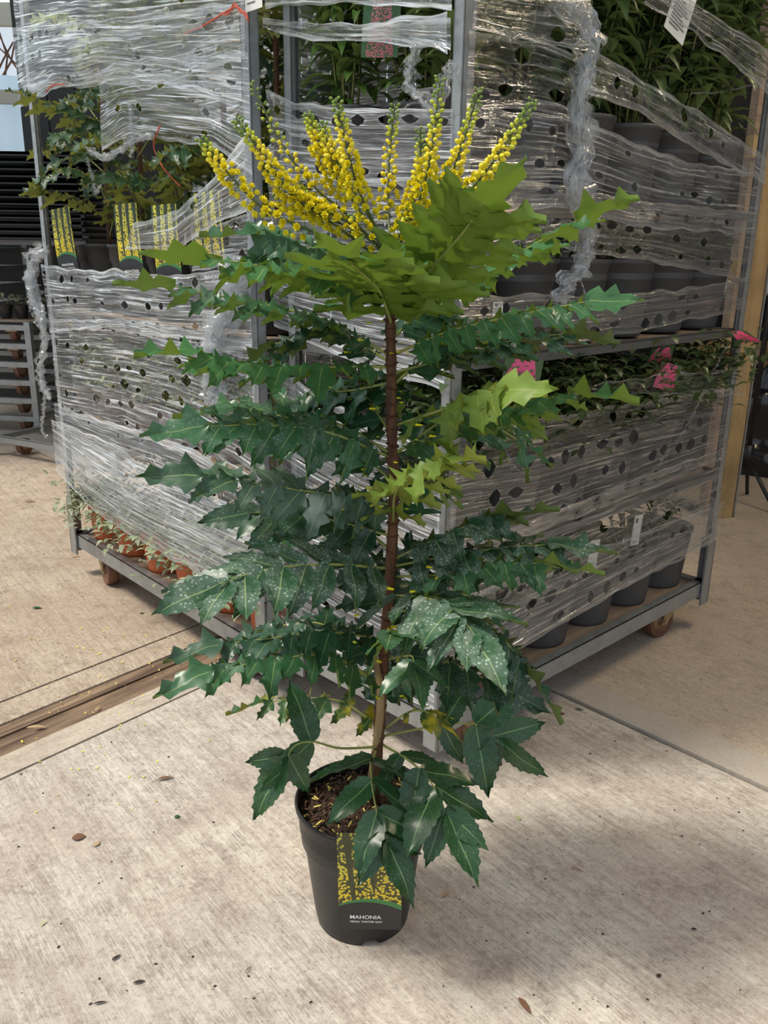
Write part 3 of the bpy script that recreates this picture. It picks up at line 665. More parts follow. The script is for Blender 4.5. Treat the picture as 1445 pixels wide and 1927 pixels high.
def back_film(root, ln, wd, z0, z1, seed, off=.02, amp=.008):
    me = []; nx, nz = 60, 60; V = []; UV = []
    for i in range(nx+1):
        for j in range(nz+1):
            x, z = ln*i/nx, z0+(z1-z0)*j/nz; V.append((x, wd+off+amp*noise.noise(Vector((x*6, z*30, seed))), z)); UV.append((x+seed, z))
    return mobj('film_band', mesh('film_band', V, [(i*(nz+1)+j, (i+1)*(nz+1)+j, (i+1)*(nz+1)+j+1, i*(nz+1)+j+1) for i in range(nx) for j in range(nz)], M['film_dense'], True, UV), root)
back_film(f1, T1L, T1W, .3, 1.95, 41); back_film(f2, T2L, T2W, .3, 1.95, 42, .010, .002)
# hanging tails and twisted hanks
def lp(MI, axis, px, py, off):
    p = fpx(MI, axis, px, py); return Vector((p.x, p.y-off, p.z)) if axis == 'y' else Vector((p.x-off, p.y, p.z))
rope(f2, [lp(MI2, 'y', *p, .05) for p in ((1010, 0), (1060, 45), (1072, 110), (1055, 190), (1062, 280), (1048, 350), (1070, 420))], .052, 11, 3)
rope(f2, [lp(MI2, 'y', *p, .05) for p in ((1068, 400), (1070, 460), (1058, 505), (1035, 530), (1015, 565))], .042, 9, 5)
rope(f2, [lp(MI2, 'y', *p, .05) for p in ((1045, 510), (1062, 540), (1068, 580), (1075, 605))], .008, 3, 6)
rope(f2, [lp(MI2, 'x', *p, .05) for p in ((822, 92), (808, 130), (812, 170), (850, 205), (872, 150), (890, 130))], .026, 7, 7)
rope(f2, [lp(MI2, 'x', *p, .04) for p in ((830, 195), (790, 205), (770, 260), (757, 300), (765, 330))], .007, 3, 8)
rope(f2, [lp(MI2, 'x', *p, .03) for p in ((506, 170), (500, 200), (490, 240), (484, 290), (478, 330))], .022, 5, 9)
rope(f2, [lp(MI2, 'y', *p, .03) for p in ((1280, 178), (1340, 175), (1400, 160), (1424, 150))], .008, 3, 10)
rope(f2, [lp(MI2, 'y', *p, .04) for p in ((1012, 915), (1050, 935), (1090, 935))], .005, 2, 11)
rope(f2, [lp(MI2, 'y', *p, .04) for p in ((925, 840), (945, 875), (990, 905))], .004, 2, 12)
rope(f2, [lp(MI2, 'y', *p, .05) for p in ((1340, 640), (1300, 720), (1260, 800), (1200, 880))], .004, 2, 13)
rope(f1, [lp(MI1, 'y', *p, .05) for p in ((112, 470), (92, 482), (86, 530), (96, 570), (108, 610))], .060, 12, 14)
rope(f1, [lp(MI1, 'y', *p, .05) for p in ((106, 590), (110, 640), (102, 690), (108, 725), (120, 745))], .036, 9, 15)
rope(f1, [lp(MI1, 'y', *p, .05) for p in ((110, 720), (108, 770), (104, 800), (112, 822))], .014, 5, 16)
rope(f1, [lp(MI1, 'y', *p, .05) for p in ((470, 480), (468, 540), (445, 600), (425, 660), (430, 720), (440, 760))], .070, 15, 17)
rope(f1, [lp(MI1, 'y', *p, .06) for p in ((205, 285), (240, 300), (290, 270), (330, 260))], .030, 6, 18)
rope(f1, [lp(MI1, 'y', *p, .06) for p in ((200, 300), (212, 340), (218, 365), (235, 330))], .014, 4, 19)
rope(f1, [lp(MI1, 'y', *p, .06) for p in ((285, 200), (290, 250), (288, 300))], .018, 4, 20)
# red twine
for pts, lb in ((((505, 48), (485, 22), (462, 30), (420, 55), (380, 72)), 'red twine tied around the inner trolley post'), (((335, 240), (322, 275), (335, 310), (355, 335), (372, 352)), 'loose red twine hanging among mahonia leaves'), (((116, 178), (128, 166), (152, 162)), 'short red twine end above the mahonia leaves')):
    P = spline([MW1 @ lp(MI1, 'y', *p, .05) for p in pts], 24); q = MB().tube(P, .0018, 6)
    if len(pts) > 4 and pts[0][0] > 500: q.tube(spline([p+Vector((0, 0, .007*math.sin(i))) for i, p in enumerate(P[:14])], 24), .0018, 6)
    tag(q.obj('twine', M['twine'], smooth=True), lb, 'twine')

# ------------------------------------------------------------------ labels on the trolleys
def face_matrix(MW, MI, axis, px, py, off, tilt=0, back=0, turn=0):
    p = fpx(MI, axis, px, py); p = Vector((p.x, p.y-off, p.z)) if axis == 'y' else Vector((p.x-off, p.y, p.z))
    return MW @ Matrix.Translation(p) @ Matrix.Rotation((0 if axis == 'y' else R(-90))+turn, 4, 'Z') @ Matrix.Rotation(back, 4, 'X') @ Matrix.Rotation(tilt, 4, 'Y')
for i, (px, py, ti, h, lb) in enumerate(((124, 515, -.10, .21, 'beside the outer trolley post'), (244, 530, -.07, .22, 'to the right of the bare black pot'), (314, 548, -.05, .23, 'partly smeared by film'), (396, 545, -.08, .24, 'nearest the inner trolley post'))):
    card('plant_label', 'yellow flower picture label in mahonia pot, ' + lb, 'plant label', None, face_matrix(MW1, MI1, 'y', px, py, -.014, ti, 0, R(22)), .088, h, 'tag_yellow_b', True, .004)
card('plant_label', 'pink flower label hanging on the glossy shrub', 'plant label', None, face_matrix(MW2, MI2, 'x', 690, 103, -.035, .06, 0, R(22)), .085, .17, 'tag_pink')
for px, py, w, h, ti, bk, lb in ((940, 742, .085, .085, .1, .1, 'half hidden by a yellow green leaf'), (1216, 728, .062, .07, .2, .12, 'caught under the film edge'), (1250, 682, .085, .045, -.1, .3, 'deep among dark leaves'), (1374, 640, .12, .06, .05, R(-62), 'lying flat on top of the bush')):
    card('plant_label', 'magenta azalea picture label ' + lb, 'plant label', None, face_matrix(MW2, MI2, 'y', px, py, .05 if bk not in (.3, R(-62)) else (-.015 if bk == .3 else .065), ti, bk, (R(-35) if bk < .25 else R(-15)) if abs(bk) < 1 else 0), w, h, 'tag_magenta')
def paper(label, Mx, w, h, nl):
    o = card('paper_label', label, 'paper label', None, Mx, w, h, 'white_card')
    q = MB()
    for k in range(nl): q.box((-w*.36, -.0012, h*(.12+.5*k/nl)), (w*(.1+.26*((k*7) % 4)/3), -.0004, h*(.12+.5*k/nl)+h*.018))
    q.box((-w*.36, -.0012, h*.74), (-w*.08, -.0004, h*.90)); q.obj('print', M['print_grey'], o)
paper('white printed delivery label with ruled lines among top shelf leaves', face_matrix(MW2, MI2, 'y', 1245, 72, .03, .25, .1), .10, .13, 9)
paper('white printed sheet hung between the two trolleys', face_matrix(MW1, MI1, 'y', 492, 22, .02, 0, 0), .065, .12, 5)
paper('small white square sticker on the grey shelf edge pot', face_matrix(MW2, MI2, 'y', 925, 598, .016, 0, 0), .032, .034, 3)
for px, py, lb in ((1190, 1025, 'taller pale sticker showing through the lower film of the azalea trolley'), (1108, 1075, 'fainter pale sticker low behind the streaky film')): paper(lb, face_matrix(MW2, MI2, 'y', px, py, .006, .12, 0), .045, .09, 1)

from mathutils.bvhtree import BVHTree
bpy.context.view_layer.update()
SV, SF = [], []         # everything stiff that leaves must not run through: trolleys, film, labels, pots
def add_static(me, W):
    n = len(SV); SV.extend(W @ v.co for v in me.vertices); SF.extend(tuple(i+n for i in p.vertices) for p in me.polygons)
for o in list(COL.objects):
    r = o
    while r.parent is not None: r = r.parent
    if o.type == 'MESH' and r.name.split('.')[0] in ('plant_trolley', 'stretch_film_wrap', 'plant_label', 'paper_label', 'twine'): add_static(o.data, o.matrix_world)
JOBS = []; STATIC = None
PV, PF = [], []; PLANTS = None      # leaves and stems of the neighbours already placed
def hits(V, Fc):
    t = BVHTree.FromPolygons(V, Fc); n = 10*len(t.overlap(STATIC)); return n + (len(t.overlap(PLANTS)) if PLANTS else 0)
def grown(o):
    global PLANTS
    for c in [o]+list(o.children):
        for g in ([c] if c is not o else [])+(list(c.children) if c is not o else []):
            if g.type == 'MESH' and not g.name.startswith(('pot', 'soil')):
                W = Matrix.Translation(o.location) @ o.rotation_euler.to_matrix().to_4x4() @ (g.matrix_basis if g.parent is o else c.matrix_basis @ g.matrix_basis); n = len(PV)
                PV.extend(W @ v.co for v in g.data.vertices); PF.extend(tuple(i+n for i in p.vertices) for p in g.data.polygons)
    PLANTS = BVHTree.FromPolygons(PV, PF)
SHELF_TOP = {0: {.164: .604, .634: .974}, 1: {.164: .524, .556: .974, 1.006: 1.314}}   # underside of the shelf above each shelf
# ------------------------------------------------------------------ plants on the trolleys
ORD = 'first second third fourth fifth sixth seventh eighth ninth tenth eleventh twelfth thirteenth'.split()
PDIM['grey_small'] = (.09, .18); POTS['grey_small'] = pot_mesh(.09, .070, .18, M['grey_pot'])
for i in range(6):      # top shelf, long side
    shrub(MW2, .10+.217*i, .105, 1.346, 'grey_small', 'potted_shrub', ORD[i]+' leafy green shrub from the corner post, top shelf of the azalea trolley', 'potted plant', 'leafy shrubs on the top shelf', 'pieris', 'leaf_skimmia', .105, .50, .12, 70, 230, 8, seed=100+i, lean=(.02, -.03))
for i, (x, y) in enumerate(((.178, .275), (.103, .436))):
    shrub(MW2, x, y, 1.346, 'grey_small', 'potted_pieris', ('glossy green shrub in grey pot leaning at the trolley corner post', 'glossy green drooping shrub in grey pot behind the pink flower label')[i], 'potted plant', None, 'pieris', 'leaf_pieris', .090, .36, .15, 80, 150, 7, seed=120+i, lean=(-.03, -.02))
for i in range(6):
    shrub(MW2, .115+.222*i, .118, 1.006, 'grey', 'potted_shrub', ORD[i]+' grey pot from the corner post, on the shelf above the azaleas', 'potted plant', 'grey pots above the azaleas', 'pieris', 'leaf_skimmia', .06, .10, .10, 12, 40, 5, seed=140+i)
shrub(MW2, .115, .36, 1.006, 'grey', 'potted_shrub', 'low dark shrub in grey pot behind film at the short trolley end', 'potted plant', None, 'pieris', 'leaf_skimmia', .06, .10, .10, 12, 40, 5, seed=150)
for i in range(6):
    shrub(MW2, .115+.222*i, .118, .556, 'grey', 'potted_azalea', ORD[i]+' dark azalea bush in grey pot from the corner post, middle shelf', 'potted plant', 'azaleas on the middle shelf', 'oval', 'leaf_azalea', .044, .26, .13, 90, 560, 11, 'bark', seed=160+i, lean=(.05, -.07), whorl=False)
shrub(MW2, .115, .36, .556, 'grey', 'potted_azalea', 'dark azalea bush behind film at the short trolley end', 'potted plant', None, 'oval', 'leaf_azalea', .036, .24, .13, 50, 200, 8, 'bark', seed=170, lean=(-.03, 0), whorl=False)
for i in range(6):
    shrub(MW2, .112+.220*i, .125, .164, 'grey', 'potted_shrub', ORD[i]+' grey pot from the corner post, on the bottom shelf under the azaleas', 'potted plant', 'grey pots on the bottom shelf', 'pieris', 'leaf_skimmia', .06, .09, .08, 6, 40, 5, seed=180+i)
shrub(MW2, .115, .36, .164, 'grey', 'potted_shrub', 'low shrub in grey pot at the short end of the bottom shelf', 'potted plant', None, 'pieris', 'leaf_skimmia', .06, .09, .08, 6, 40, 5, seed=190)
for i in range(4):
    shrub(MW2, .345+.222*i, .345, .164, 'grey', 'potted_shrub', ORD[i]+' grey pot from the short end in the second row of the bottom shelf', 'potted plant', 'second row of grey pots, bottom shelf', 'pieris', 'leaf_skimmia', .06, .22, .10, 0, 90, 6, seed=300+i)
    shrub(MW2, .345+.222*i, .345, .556, 'grey', 'potted_azalea', ORD[i]+' azalea from the short end in the second row of the middle shelf', 'potted plant', 'second row of azaleas', 'oval', 'leaf_azalea', .044, .26, .14, 0, 260, 8, 'bark', seed=310+i, whorl=False)
    shrub(MW2, .345+.222*i, .345, 1.346, 'grey_small', 'potted_shrub', ORD[i]+' leafy shrub from the short end in the second row of the top shelf', 'potted plant', 'second row of top shelf shrubs', 'pieris', 'leaf_skimmia', .105, .50, .13, 0, 260, 8, seed=320+i)
for i in range(11):
    shrub(MW1, .075+.118*i, .085+.02*(i % 2), .634, 'taupe', 'potted_euonymus', ORD[i]+' small cream variegated shrub in taupe pot from the outer post, middle shelf', 'potted plant', 'variegated shrubs on the middle shelf', 'oval', 'leaf_euonymus', .038, .22, .055, 30, 150, 5, seed=200+i, whorl=False)
for i in range(6):
    shrub(MW1, .13+.215*i, .10, .164, 'terra', 'potted_herb', ORD[i]+' grey green trailing plant in orange pot from the outer post, bottom shelf', 'potted plant', 'orange pots on the bottom shelf', 'oval', 'leaf_grey', .036, .09, .12, 110, 300, 15, seed=220+i, lean=(-.05, -.07), whorl=False)
for i in range(5):      # a second, hidden-in-part row fills the lower tier behind the film
    shrub(MW1, .24+.215*i, .30, .164, 'terra', 'potted_herb', ORD[i]+' grey green plant from the outer post in the second row of orange pots', 'potted plant', 'second row of orange pots', 'oval', 'leaf_grey', .036, .30, .13, 10, 330, 9, seed=230+i, whorl=False)
def shelf_mahonia(x, y, z, nf, seed, label, group=None, hgt=.62, bias=None):
    rnd = random.Random(seed); r, h = PDIM['black']; o = empty('potted_mahonia', MW1 @ Vector((x, y, z))); tag(o, label, 'potted plant', group)
    mobj('pot', POTS['black'], o); soil_obj(o, r-.01, h-.02)
    MB().tube(spline([(0, 0, h-.05), (.01, 0, h+hgt*.5), (0, .01, h+hgt)], 10), [.009-.0004*k for k in range(10)], 8).obj('stem', M['bark'], o, True)
    W = Matrix.Translation(MW1 @ Vector((x, y, z))); add_static(POTS['black'], W)
    def place():
        for j in range(nf):
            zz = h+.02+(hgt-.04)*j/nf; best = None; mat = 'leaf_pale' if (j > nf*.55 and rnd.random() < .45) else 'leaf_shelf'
            for k in range(22):
                a = j*2.4+seed+k*.9; el = rnd.uniform(.0, .55)+.02*k; ln = rnd.uniform(.20, .30)*(1-.022*k); d = Vector((math.cos(a), math.sin(a), 0))
                if bias is not None and k < 8: d = (d+Vector(bias)).normalized()
                b = Vector((0, 0, zz)); m = b+d*ln*.5+Vector((0, 0, ln*.32)); e = b+d*ln+Vector((0, 0, ln*el)); args = (o, Matrix(), (b, m, e), 5, .062*(1-.012*k), mat, 'spiny', rnd.uniform(-.4, .4), .25); sd = rnd.randrange(10**6)
                n, geo = frond(*args, rnd=random.Random(sd), test=W)
                if best is None or n < best[0]: best = (n, args, sd)
                if n == 0: break
            frond(*best[1], rnd=random.Random(best[2]))
        grown(o)
    JOBS.append(place)
d1 = MW1.to_3x3() @ Vector((0, -1, 0)); dl = MW1.to_3x3() @ Vector((-1, -.6, 0))
for i in range(5):
    shelf_mahonia(.165+.25*i, .16, 1.004, 25, 11+i, ORD[i]+' tall mahonia in black pot from the outer post, upper shelf' if i else 'tall mahonia in black pot reaching past the outer trolley post', 'tall mahonias on the upper shelf' if i else None, .80, tuple((dl if i == 0 else d1)*.45))
STATIC = BVHTree.FromPolygons(SV, SF)
for job in JOBS: job()
# ------------------------------------------------------------------ the tall mahonia in front
PB = Vector((-.03, 1.345, 0)); hero = empty('potted_mahonia', PB); tag(hero, 'tall mahonia with yellow flower spikes in black pot on the concrete', 'potted plant')
HI = Matrix.Translation(-PB); YS0 = 1.36
n = 64; V = []; Fc = []; prof = [(.012, .008), (.074, .008), (.078, .0), (.088, .001), (.0895, .012), (.0915, .024), (.108, .162), (.1115, .170), (.1145, .174), (.1215, .244), (.1255, .2455), (.1265, .254), (.1245, .257), (.1215, .256), (.1205, .24), (.118, .20)]
for r, z in prof:
    for j in range(n):
        a = 2*math.pi*j/n; notch = (j % 16) in (1, 2, 3) and z < .013; V.append((r*math.cos(a), r*math.sin(a), .013 if notch else z))
Fc = [(i*n+j, i*n+(j+1) % n, (i+1)*n+(j+1) % n, (i+1)*n+j) for i in range(len(prof)-1) for j in range(n)]
mobj('pot', mesh('pot', V, Fc, M['black_pot'], True), hero)
V = [(0, 0, .225)]; nr = 12; n = 48
for i in range(1, nr+1):
    for j in range(n):
        a = 2*math.pi*j/n; r = .1195*i/nr; x, y = r*math.cos(a), r*math.sin(a); V.append((x, y, .222+.010*noise.noise(Vector((x*60, y*60, 1)))+.006*noise.noise(Vector((x*160, y*160, 4)))))
Fc = [(0, 1+j, 1+(j+1) % n) for j in range(n)] + [(1+(i-1)*n+j, 1+i*n+j, 1+i*n+(j+1) % n, 1+(i-1)*n+(j+1) % n) for i in range(1, nr) for j in range(n)]
mobj('soil', mesh('soil', V, Fc, M['soil'], True), hero)
M['chip'] = simple('bark_chip', (.085, .045, .026), .8, 0, .6, 90); M['straw'] = simple('fallen_petal', (.72, .58, .14), .6, 0, .3, 60)
ch = Mass(); rnd = random.Random(5)
for i in range(520):
    a, r = rnd.uniform(0, 6.283), .116*math.sqrt(rnd.random()); s = rnd.uniform(.003, .009)
    Mx = Matrix.Translation((r*math.cos(a), r*math.sin(a), .231)) @ Matrix.Rotation(rnd.uniform(0, 6), 4, 'Z') @ Matrix.Rotation(rnd.uniform(-.5, .5), 4, 'Y')
    ch.raw([(-s, -s*.25, 0), (s, -s*.2, 0), (s*.8, s*.3, 0), (-s*.9, s*.2, 0), (-s*.7, 0, s*.35), (s*.7, 0, s*.35)], [(0,1,5,4), (1,2,5), (2,3,4,5), (3,0,4), (3,2,1,0)], 'straw' if i % 7 == 0 else 'chip', Mx)
ch.build('bark_chips', hero)
H = lambda x, y, dy=0: at_y(x, y, YS0+dy)
stem_px = [(704, 1470), (712, 1390), (722, 1240), (734, 1080), (741, 940), (737, 800), (736, 680), (734, 580), (735, 500)]
SP = spline([HI @ H(*p) for p in stem_px], 40)
SP[0].z = .20
MB().tube(SP, [.0105-.003*i/39+.0012*math.sin(i*2.4) for i in range(40)], 10).obj('stem', M['bark'], hero, True)
MB().tube(spline([HI @ H(700, 1470, .01), HI @ H(716, 1330, -.012), HI @ H(710, 1260, -.014), HI @ H(700, 1225, -.02)], 14), [.0085-.0003*i for i in range(14)], 8).obj('stem', M['post_wood'], hero, True)
nodes = MB()
for i in range(5, 37):
    nodes.lathe([(.0085, -.002), (.0125, .001), (.0085, .003)], 7, Matrix.Translation(SP[i]) @ Matrix.Rotation(i*1.7, 4, 'Z') @ Matrix.Rotation(.3, 4, 'X'))
tag(nodes.obj('leaf_scars', M['bark'], hero), kind='stuff')
mass = Mass(); total = 0
FR = [  # control pixels with depth offsets, pairs, leaflet length, material, kind, roll, start
    ([(737, 610, 0), (712, 545, -.10), (662, 498, -.22)], 7, .088, 'leaf_bright', 'spiny', .05, .12, .22, -.12),
    ([(742, 600, 0), (800, 520, -.07), (862, 448, -.13), (890, 412, -.16)], 8, .080, 'leaf_bright', 'spiny', -.55, .10, .22, -.08),
    ([(730, 668, 0), (620, 605, -.02), (480, 570, -.03), (330, 540, -.05)], 9, .056, 'leaf_mid', 'spiny', .25, .14),
    ([(730, 590, 0), (620, 520, -.07), (520, 505, -.10), (390, 485, -.14)], 8, .058, 'leaf_bright', 'spiny', .3, .15),
    ([(738, 600, 0), (850, 545, .05), (960, 485, .08), (1085, 415, .10)], 9, .064, 'leaf_bright', 'spiny', -.5, .22),
    ([(745, 665, 0), (850, 622, -.04), (980, 592, -.08), (1100, 568, -.10)], 10, .052, 'leaf_bright', 'spiny', .1, .14),
    ([(733, 690, 0), (600, 690, -.05), (480, 688, -.10), (380, 668, -.13)], 9, .058, 'leaf_bright', 'spiny', .2, .12),
    ([(745, 700, 0), (860, 670, .04), (970, 640, .06), (1060, 628, .07)], 8, .062, 'leaf_dark', 'spiny', -.4, .18),
    ([(742, 850, 0), (860, 805, -.03), (960, 770, -.06), (1070, 742, -.08)], 9, .064, 'leaf_bright', 'spiny', -.35, .10),
    ([(745, 800, 0), (840, 768, -.10), (890, 748, -.15), (935, 735, -.19)], 5, .062, 'leaf_lime', 'spiny', .3, .15),
    ([(733, 860, 0), (620, 815, -.06), (500, 800, -.11), (390, 802, -.15)], 9, .060, 'leaf_mid', 'spiny', -.25, .10),
    ([(730, 850, 0), (640, 800, .03), (540, 785, .03), (450, 770, .01)], 7, .066, 'leaf_mid', 'spiny', -.5, .12),
    ([(740, 985, 0), (745, 925, -.08), (790, 880, -.17), (835, 868, -.22)], 6, .058, 'leaf_lime', 'spiny', -.1, .12),
    ([(735, 950, 0), (640, 935, -.05), (500, 912, -.09), (380, 895, -.12)], 9, .060, 'leaf_dusty', 'spiny', -.25, .10),
    ([(738, 1010, 0), (650, 985, -.01), (560, 965, -.02), (470, 965, -.03)], 6, .066, 'leaf_dark', 'broad', -.35, .15),
    ([(733, 1070, 0), (620, 1062, -.10), (500, 1072, -.18), (410, 1100, -.24)], 8, .078, 'leaf_dusty', 'broad', .25, .10, .9),
    ([(745, 1050, 0), (820, 1015, -.02), (890, 985, -.04), (925, 975, -.05)], 6, .068, 'leaf_dusty', 'spiny', -.25, .18),
    ([(745, 1065, 0), (850, 1045, -.05), (950, 1030, -.08), (1030, 1025, -.10)], 7, .066, 'leaf_dusty', 'spiny', -.2, .14),
    ([(745, 1085, 0), (850, 1080, -.08), (950, 1062, -.12), (1020, 1060, -.15)], 7, .060, 'leaf_mid', 'spiny', -.1, .14),
    ([(735, 1120, 0), (800, 1125, -.12), (855, 1148, -.20), (888, 1188, -.25)], 7, .082, 'leaf_dusty', 'broad', -.1, .06, .6),
    ([(742, 1150, 0), (840, 1150, -.08), (940, 1200, -.14), (985, 1250, -.17)], 6, .066, 'leaf_dark', 'spiny', -.2, .2),
    ([(728, 1205, 0), (620, 1190, -.05), (520, 1200, -.09), (420, 1212, -.12)], 8, .060, 'leaf_dark', 'spiny', .05, .10),
    ([(722, 1290, 0), (620, 1235, -.08), (500, 1245, -.14), (400, 1262, -.18)], 9, .060, 'leaf_mid', 'spiny', .15, .10),
    ([(718, 1370, 0), (640, 1320, .02), (560, 1315, .03), (500, 1322, .03)], 6, .048, 'leaf_spot', 'spiny', .0, .10),
    ([(728, 1280, 0), (800, 1250, -.07), (860, 1255, -.11), (930, 1285, -.14)], 6, .062, 'leaf_dark', 'spiny', .0, .10),
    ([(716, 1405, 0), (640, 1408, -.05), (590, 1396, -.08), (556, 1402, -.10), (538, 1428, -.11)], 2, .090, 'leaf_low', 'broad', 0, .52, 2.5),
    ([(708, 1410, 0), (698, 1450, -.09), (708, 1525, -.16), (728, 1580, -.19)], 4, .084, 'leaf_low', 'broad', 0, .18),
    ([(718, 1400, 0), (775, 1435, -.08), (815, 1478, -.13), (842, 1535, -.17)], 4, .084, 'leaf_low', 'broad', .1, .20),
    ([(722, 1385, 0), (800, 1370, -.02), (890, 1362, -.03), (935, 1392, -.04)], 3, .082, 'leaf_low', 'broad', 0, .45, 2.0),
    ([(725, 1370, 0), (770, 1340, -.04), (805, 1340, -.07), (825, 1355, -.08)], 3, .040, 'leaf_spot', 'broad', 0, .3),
    ([(726, 1230, 0), (732, 1200, -.09), (735, 1192, -.15), (736, 1192, -.18)], 2, .062, 'leaf_mid', 'broad', .2, .5, 1.5),
    ([(730, 1240, 0), (760, 1235, -.08), (775, 1235, -.14), (779, 1248, -.16)], 2, .066, 'leaf_mid', 'broad', .0, .3, 1.5),
    ([(735, 560, 0), (650, 500, .05), (570, 465, .05), (490, 445, .05)], 7, .060, 'leaf_mid', 'spiny', -.4, .2),
    ([(738, 830, 0), (830, 790, .08), (900, 780, .12), (960, 790, .15)], 6, .062, 'leaf_mid', 'spiny', -.3, .2),
    ([(735, 720, 0), (660, 735, .05), (600, 740, .08), (560, 762, .09)], 5, .058, 'leaf_mid', 'spiny', -.3, .2),
]
FR.sort(key=lambda r: -r[2])      # the largest leaflets become objects of their own
for ctrl, npair, L, mat, kind, roll, start, *uy in FR:
    k = 2*npair+1; usem = total+k > 300
    term = 1.5 if kind == 'spiny' else 1.28
    frond(hero, HI, [H(*p) for p in ctrl], npair, L, mat, kind, roll, start, upv=(0, -(uy[0] if uy else .22), 1), mass=mass if usem else None, term=term, jit=.3 if len(uy) > 1 else 1.0, droop=uy[1] if len(uy) > 1 else (.30 if kind == 'spiny' else .18), ang=(72, 48) if kind == 'spiny' else (62, 42))
    if not usem: total += k
rnd = random.Random(21)
for i in range(17):     # shorter fronds behind and beside the stem
    f = i/16; py = 640+700*f; a = i*2.39996+.8; b = H(736-20*max(0, f-.4), py); d = Vector((math.cos(a), abs(math.sin(a))*.9+.15, 0)).normalized(); ln = rnd.uniform(.14, .26)
    c = [b, b+d*ln*.5+Vector((0, 0, ln*.25)), b+d*ln+Vector((0, 0, ln*rnd.uniform(-.05, .25)))]
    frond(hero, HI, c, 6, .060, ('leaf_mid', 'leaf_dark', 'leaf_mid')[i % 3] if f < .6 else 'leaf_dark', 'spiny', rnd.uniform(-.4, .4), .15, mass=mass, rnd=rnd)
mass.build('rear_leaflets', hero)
# flower spikes
def bud_geo():
    m = MB().lathe([(.0004, -.5), (.30, -.38), (.46, -.08), (.44, .18), (.26, .42), (.0004, .5)], 7); return m.V, m.F
def flower_geo():
    m = MB()
    for lay, (n, r, up, ph) in enumerate(((6, .62, .30, 0), (6, .42, .55, .5), (4, .22, .62, .2))):
        for j in range(n):
            a = 2*math.pi*(j+ph)/n; c, s = math.cos(a), math.sin(a); w = .30-.05*lay
            P = [(0, 0, -.3), (c*r*.6-s*w, s*r*.6+c*w, up*.45-.15), (c*r, s*r, up), (c*r*.6+s*w, s*r*.6-c*w, up*.45-.15)]
            m.add(P, [(0, 1, 2, 3)])
    m.lathe([(.14, -.25), (.16, .2), (.05, .32)], 5); return m.V, m.F
BUD, FLO = bud_geo(), flower_geo()
ME = {('bud', k): mesh('floret_bud', *BUD, M[k], True) for k in ('bud_yellow', 'bud_lime', 'bud_green')}; ME['flower', 'yellow'] = mesh('floret_open', *FLO, M['yellow'])
RC = [  # spike control pixels (depth offsets), florets from fraction f0, lower third open, number
    ([(728, 500, 0), (610, 445, -.05), (500, 395, -.08), (420, 315, -.10), (378, 258, -.11)], .32, 70, .62),
    ([(728, 498, 0), (640, 430, -.04), (550, 365, -.06), (495, 290, -.07), (444, 222, -.08)], .30, 92, .50),
    ([(732, 490, 0), (660, 410, .03), (590, 350, .04), (530, 270, .05), (472, 155, .05)], .34, 56, .30),
    ([(732, 490, 0), (680, 400, .02), (630, 330, .02), (600, 265, .02), (578, 212, .02)], .30, 88, .60),
    ([(735, 490, 0), (690, 400, .0), (648, 330, .0), (622, 280, .0), (605, 228, .0)], .40, 56, .45),
    ([(735, 492, 0), (705, 425, -.06), (672, 350, -.08), (650, 265, -.09), (632, 183, -.10)], .30, 78, .50),
    ([(736, 490, 0), (732, 420, .06), (731, 340, .08), (736, 260, .09), (743, 196, .09)], .26, 66, .28),
    ([(738, 490, 0), (758, 430, .04), (778, 370, .05), (790, 310, .06), (790, 238, .06)], .24, 64, .45),
    ([(738, 492, 0), (765, 430, -.05), (795, 360, -.07), (815, 265, -.08), (828, 145, -.09)], .24, 96, .52),
    ([(740, 492, 0), (790, 430, -.02), (838, 355, -.03), (870, 270, -.03), (902, 165, -.04)], .30, 92, .48),
    ([(742, 496, 0), (810, 445, -.08), (880, 365, -.11), (945, 280, -.13), (1003, 187, -.14)], .36, 92, .35),
    ([(735, 492, 0), (700, 455, .03), (650, 425, .04), (600, 400, .04), (560, 345, .04)], .42, 54, .70),
    ([(732, 492, 0), (690, 440, -.02), (620, 400, -.04), (570, 385, -.05), (520, 360, -.05)], .40, 56, .85),
    ([(736, 492, 0), (735, 470, -.05), (750, 445, -.06), (762, 425, -.06), (768, 395, -.06)], .30, 26, .55),
    ([(736, 492, 0), (710, 460, -.03), (690, 440, -.04), (672, 420, -.04), (664, 400, -.04)], .30, 24, .55),
]
fm = Mass(); nfl = 0; rnd = random.Random(3); tot = sum(r[2] for r in RC); stalks = None
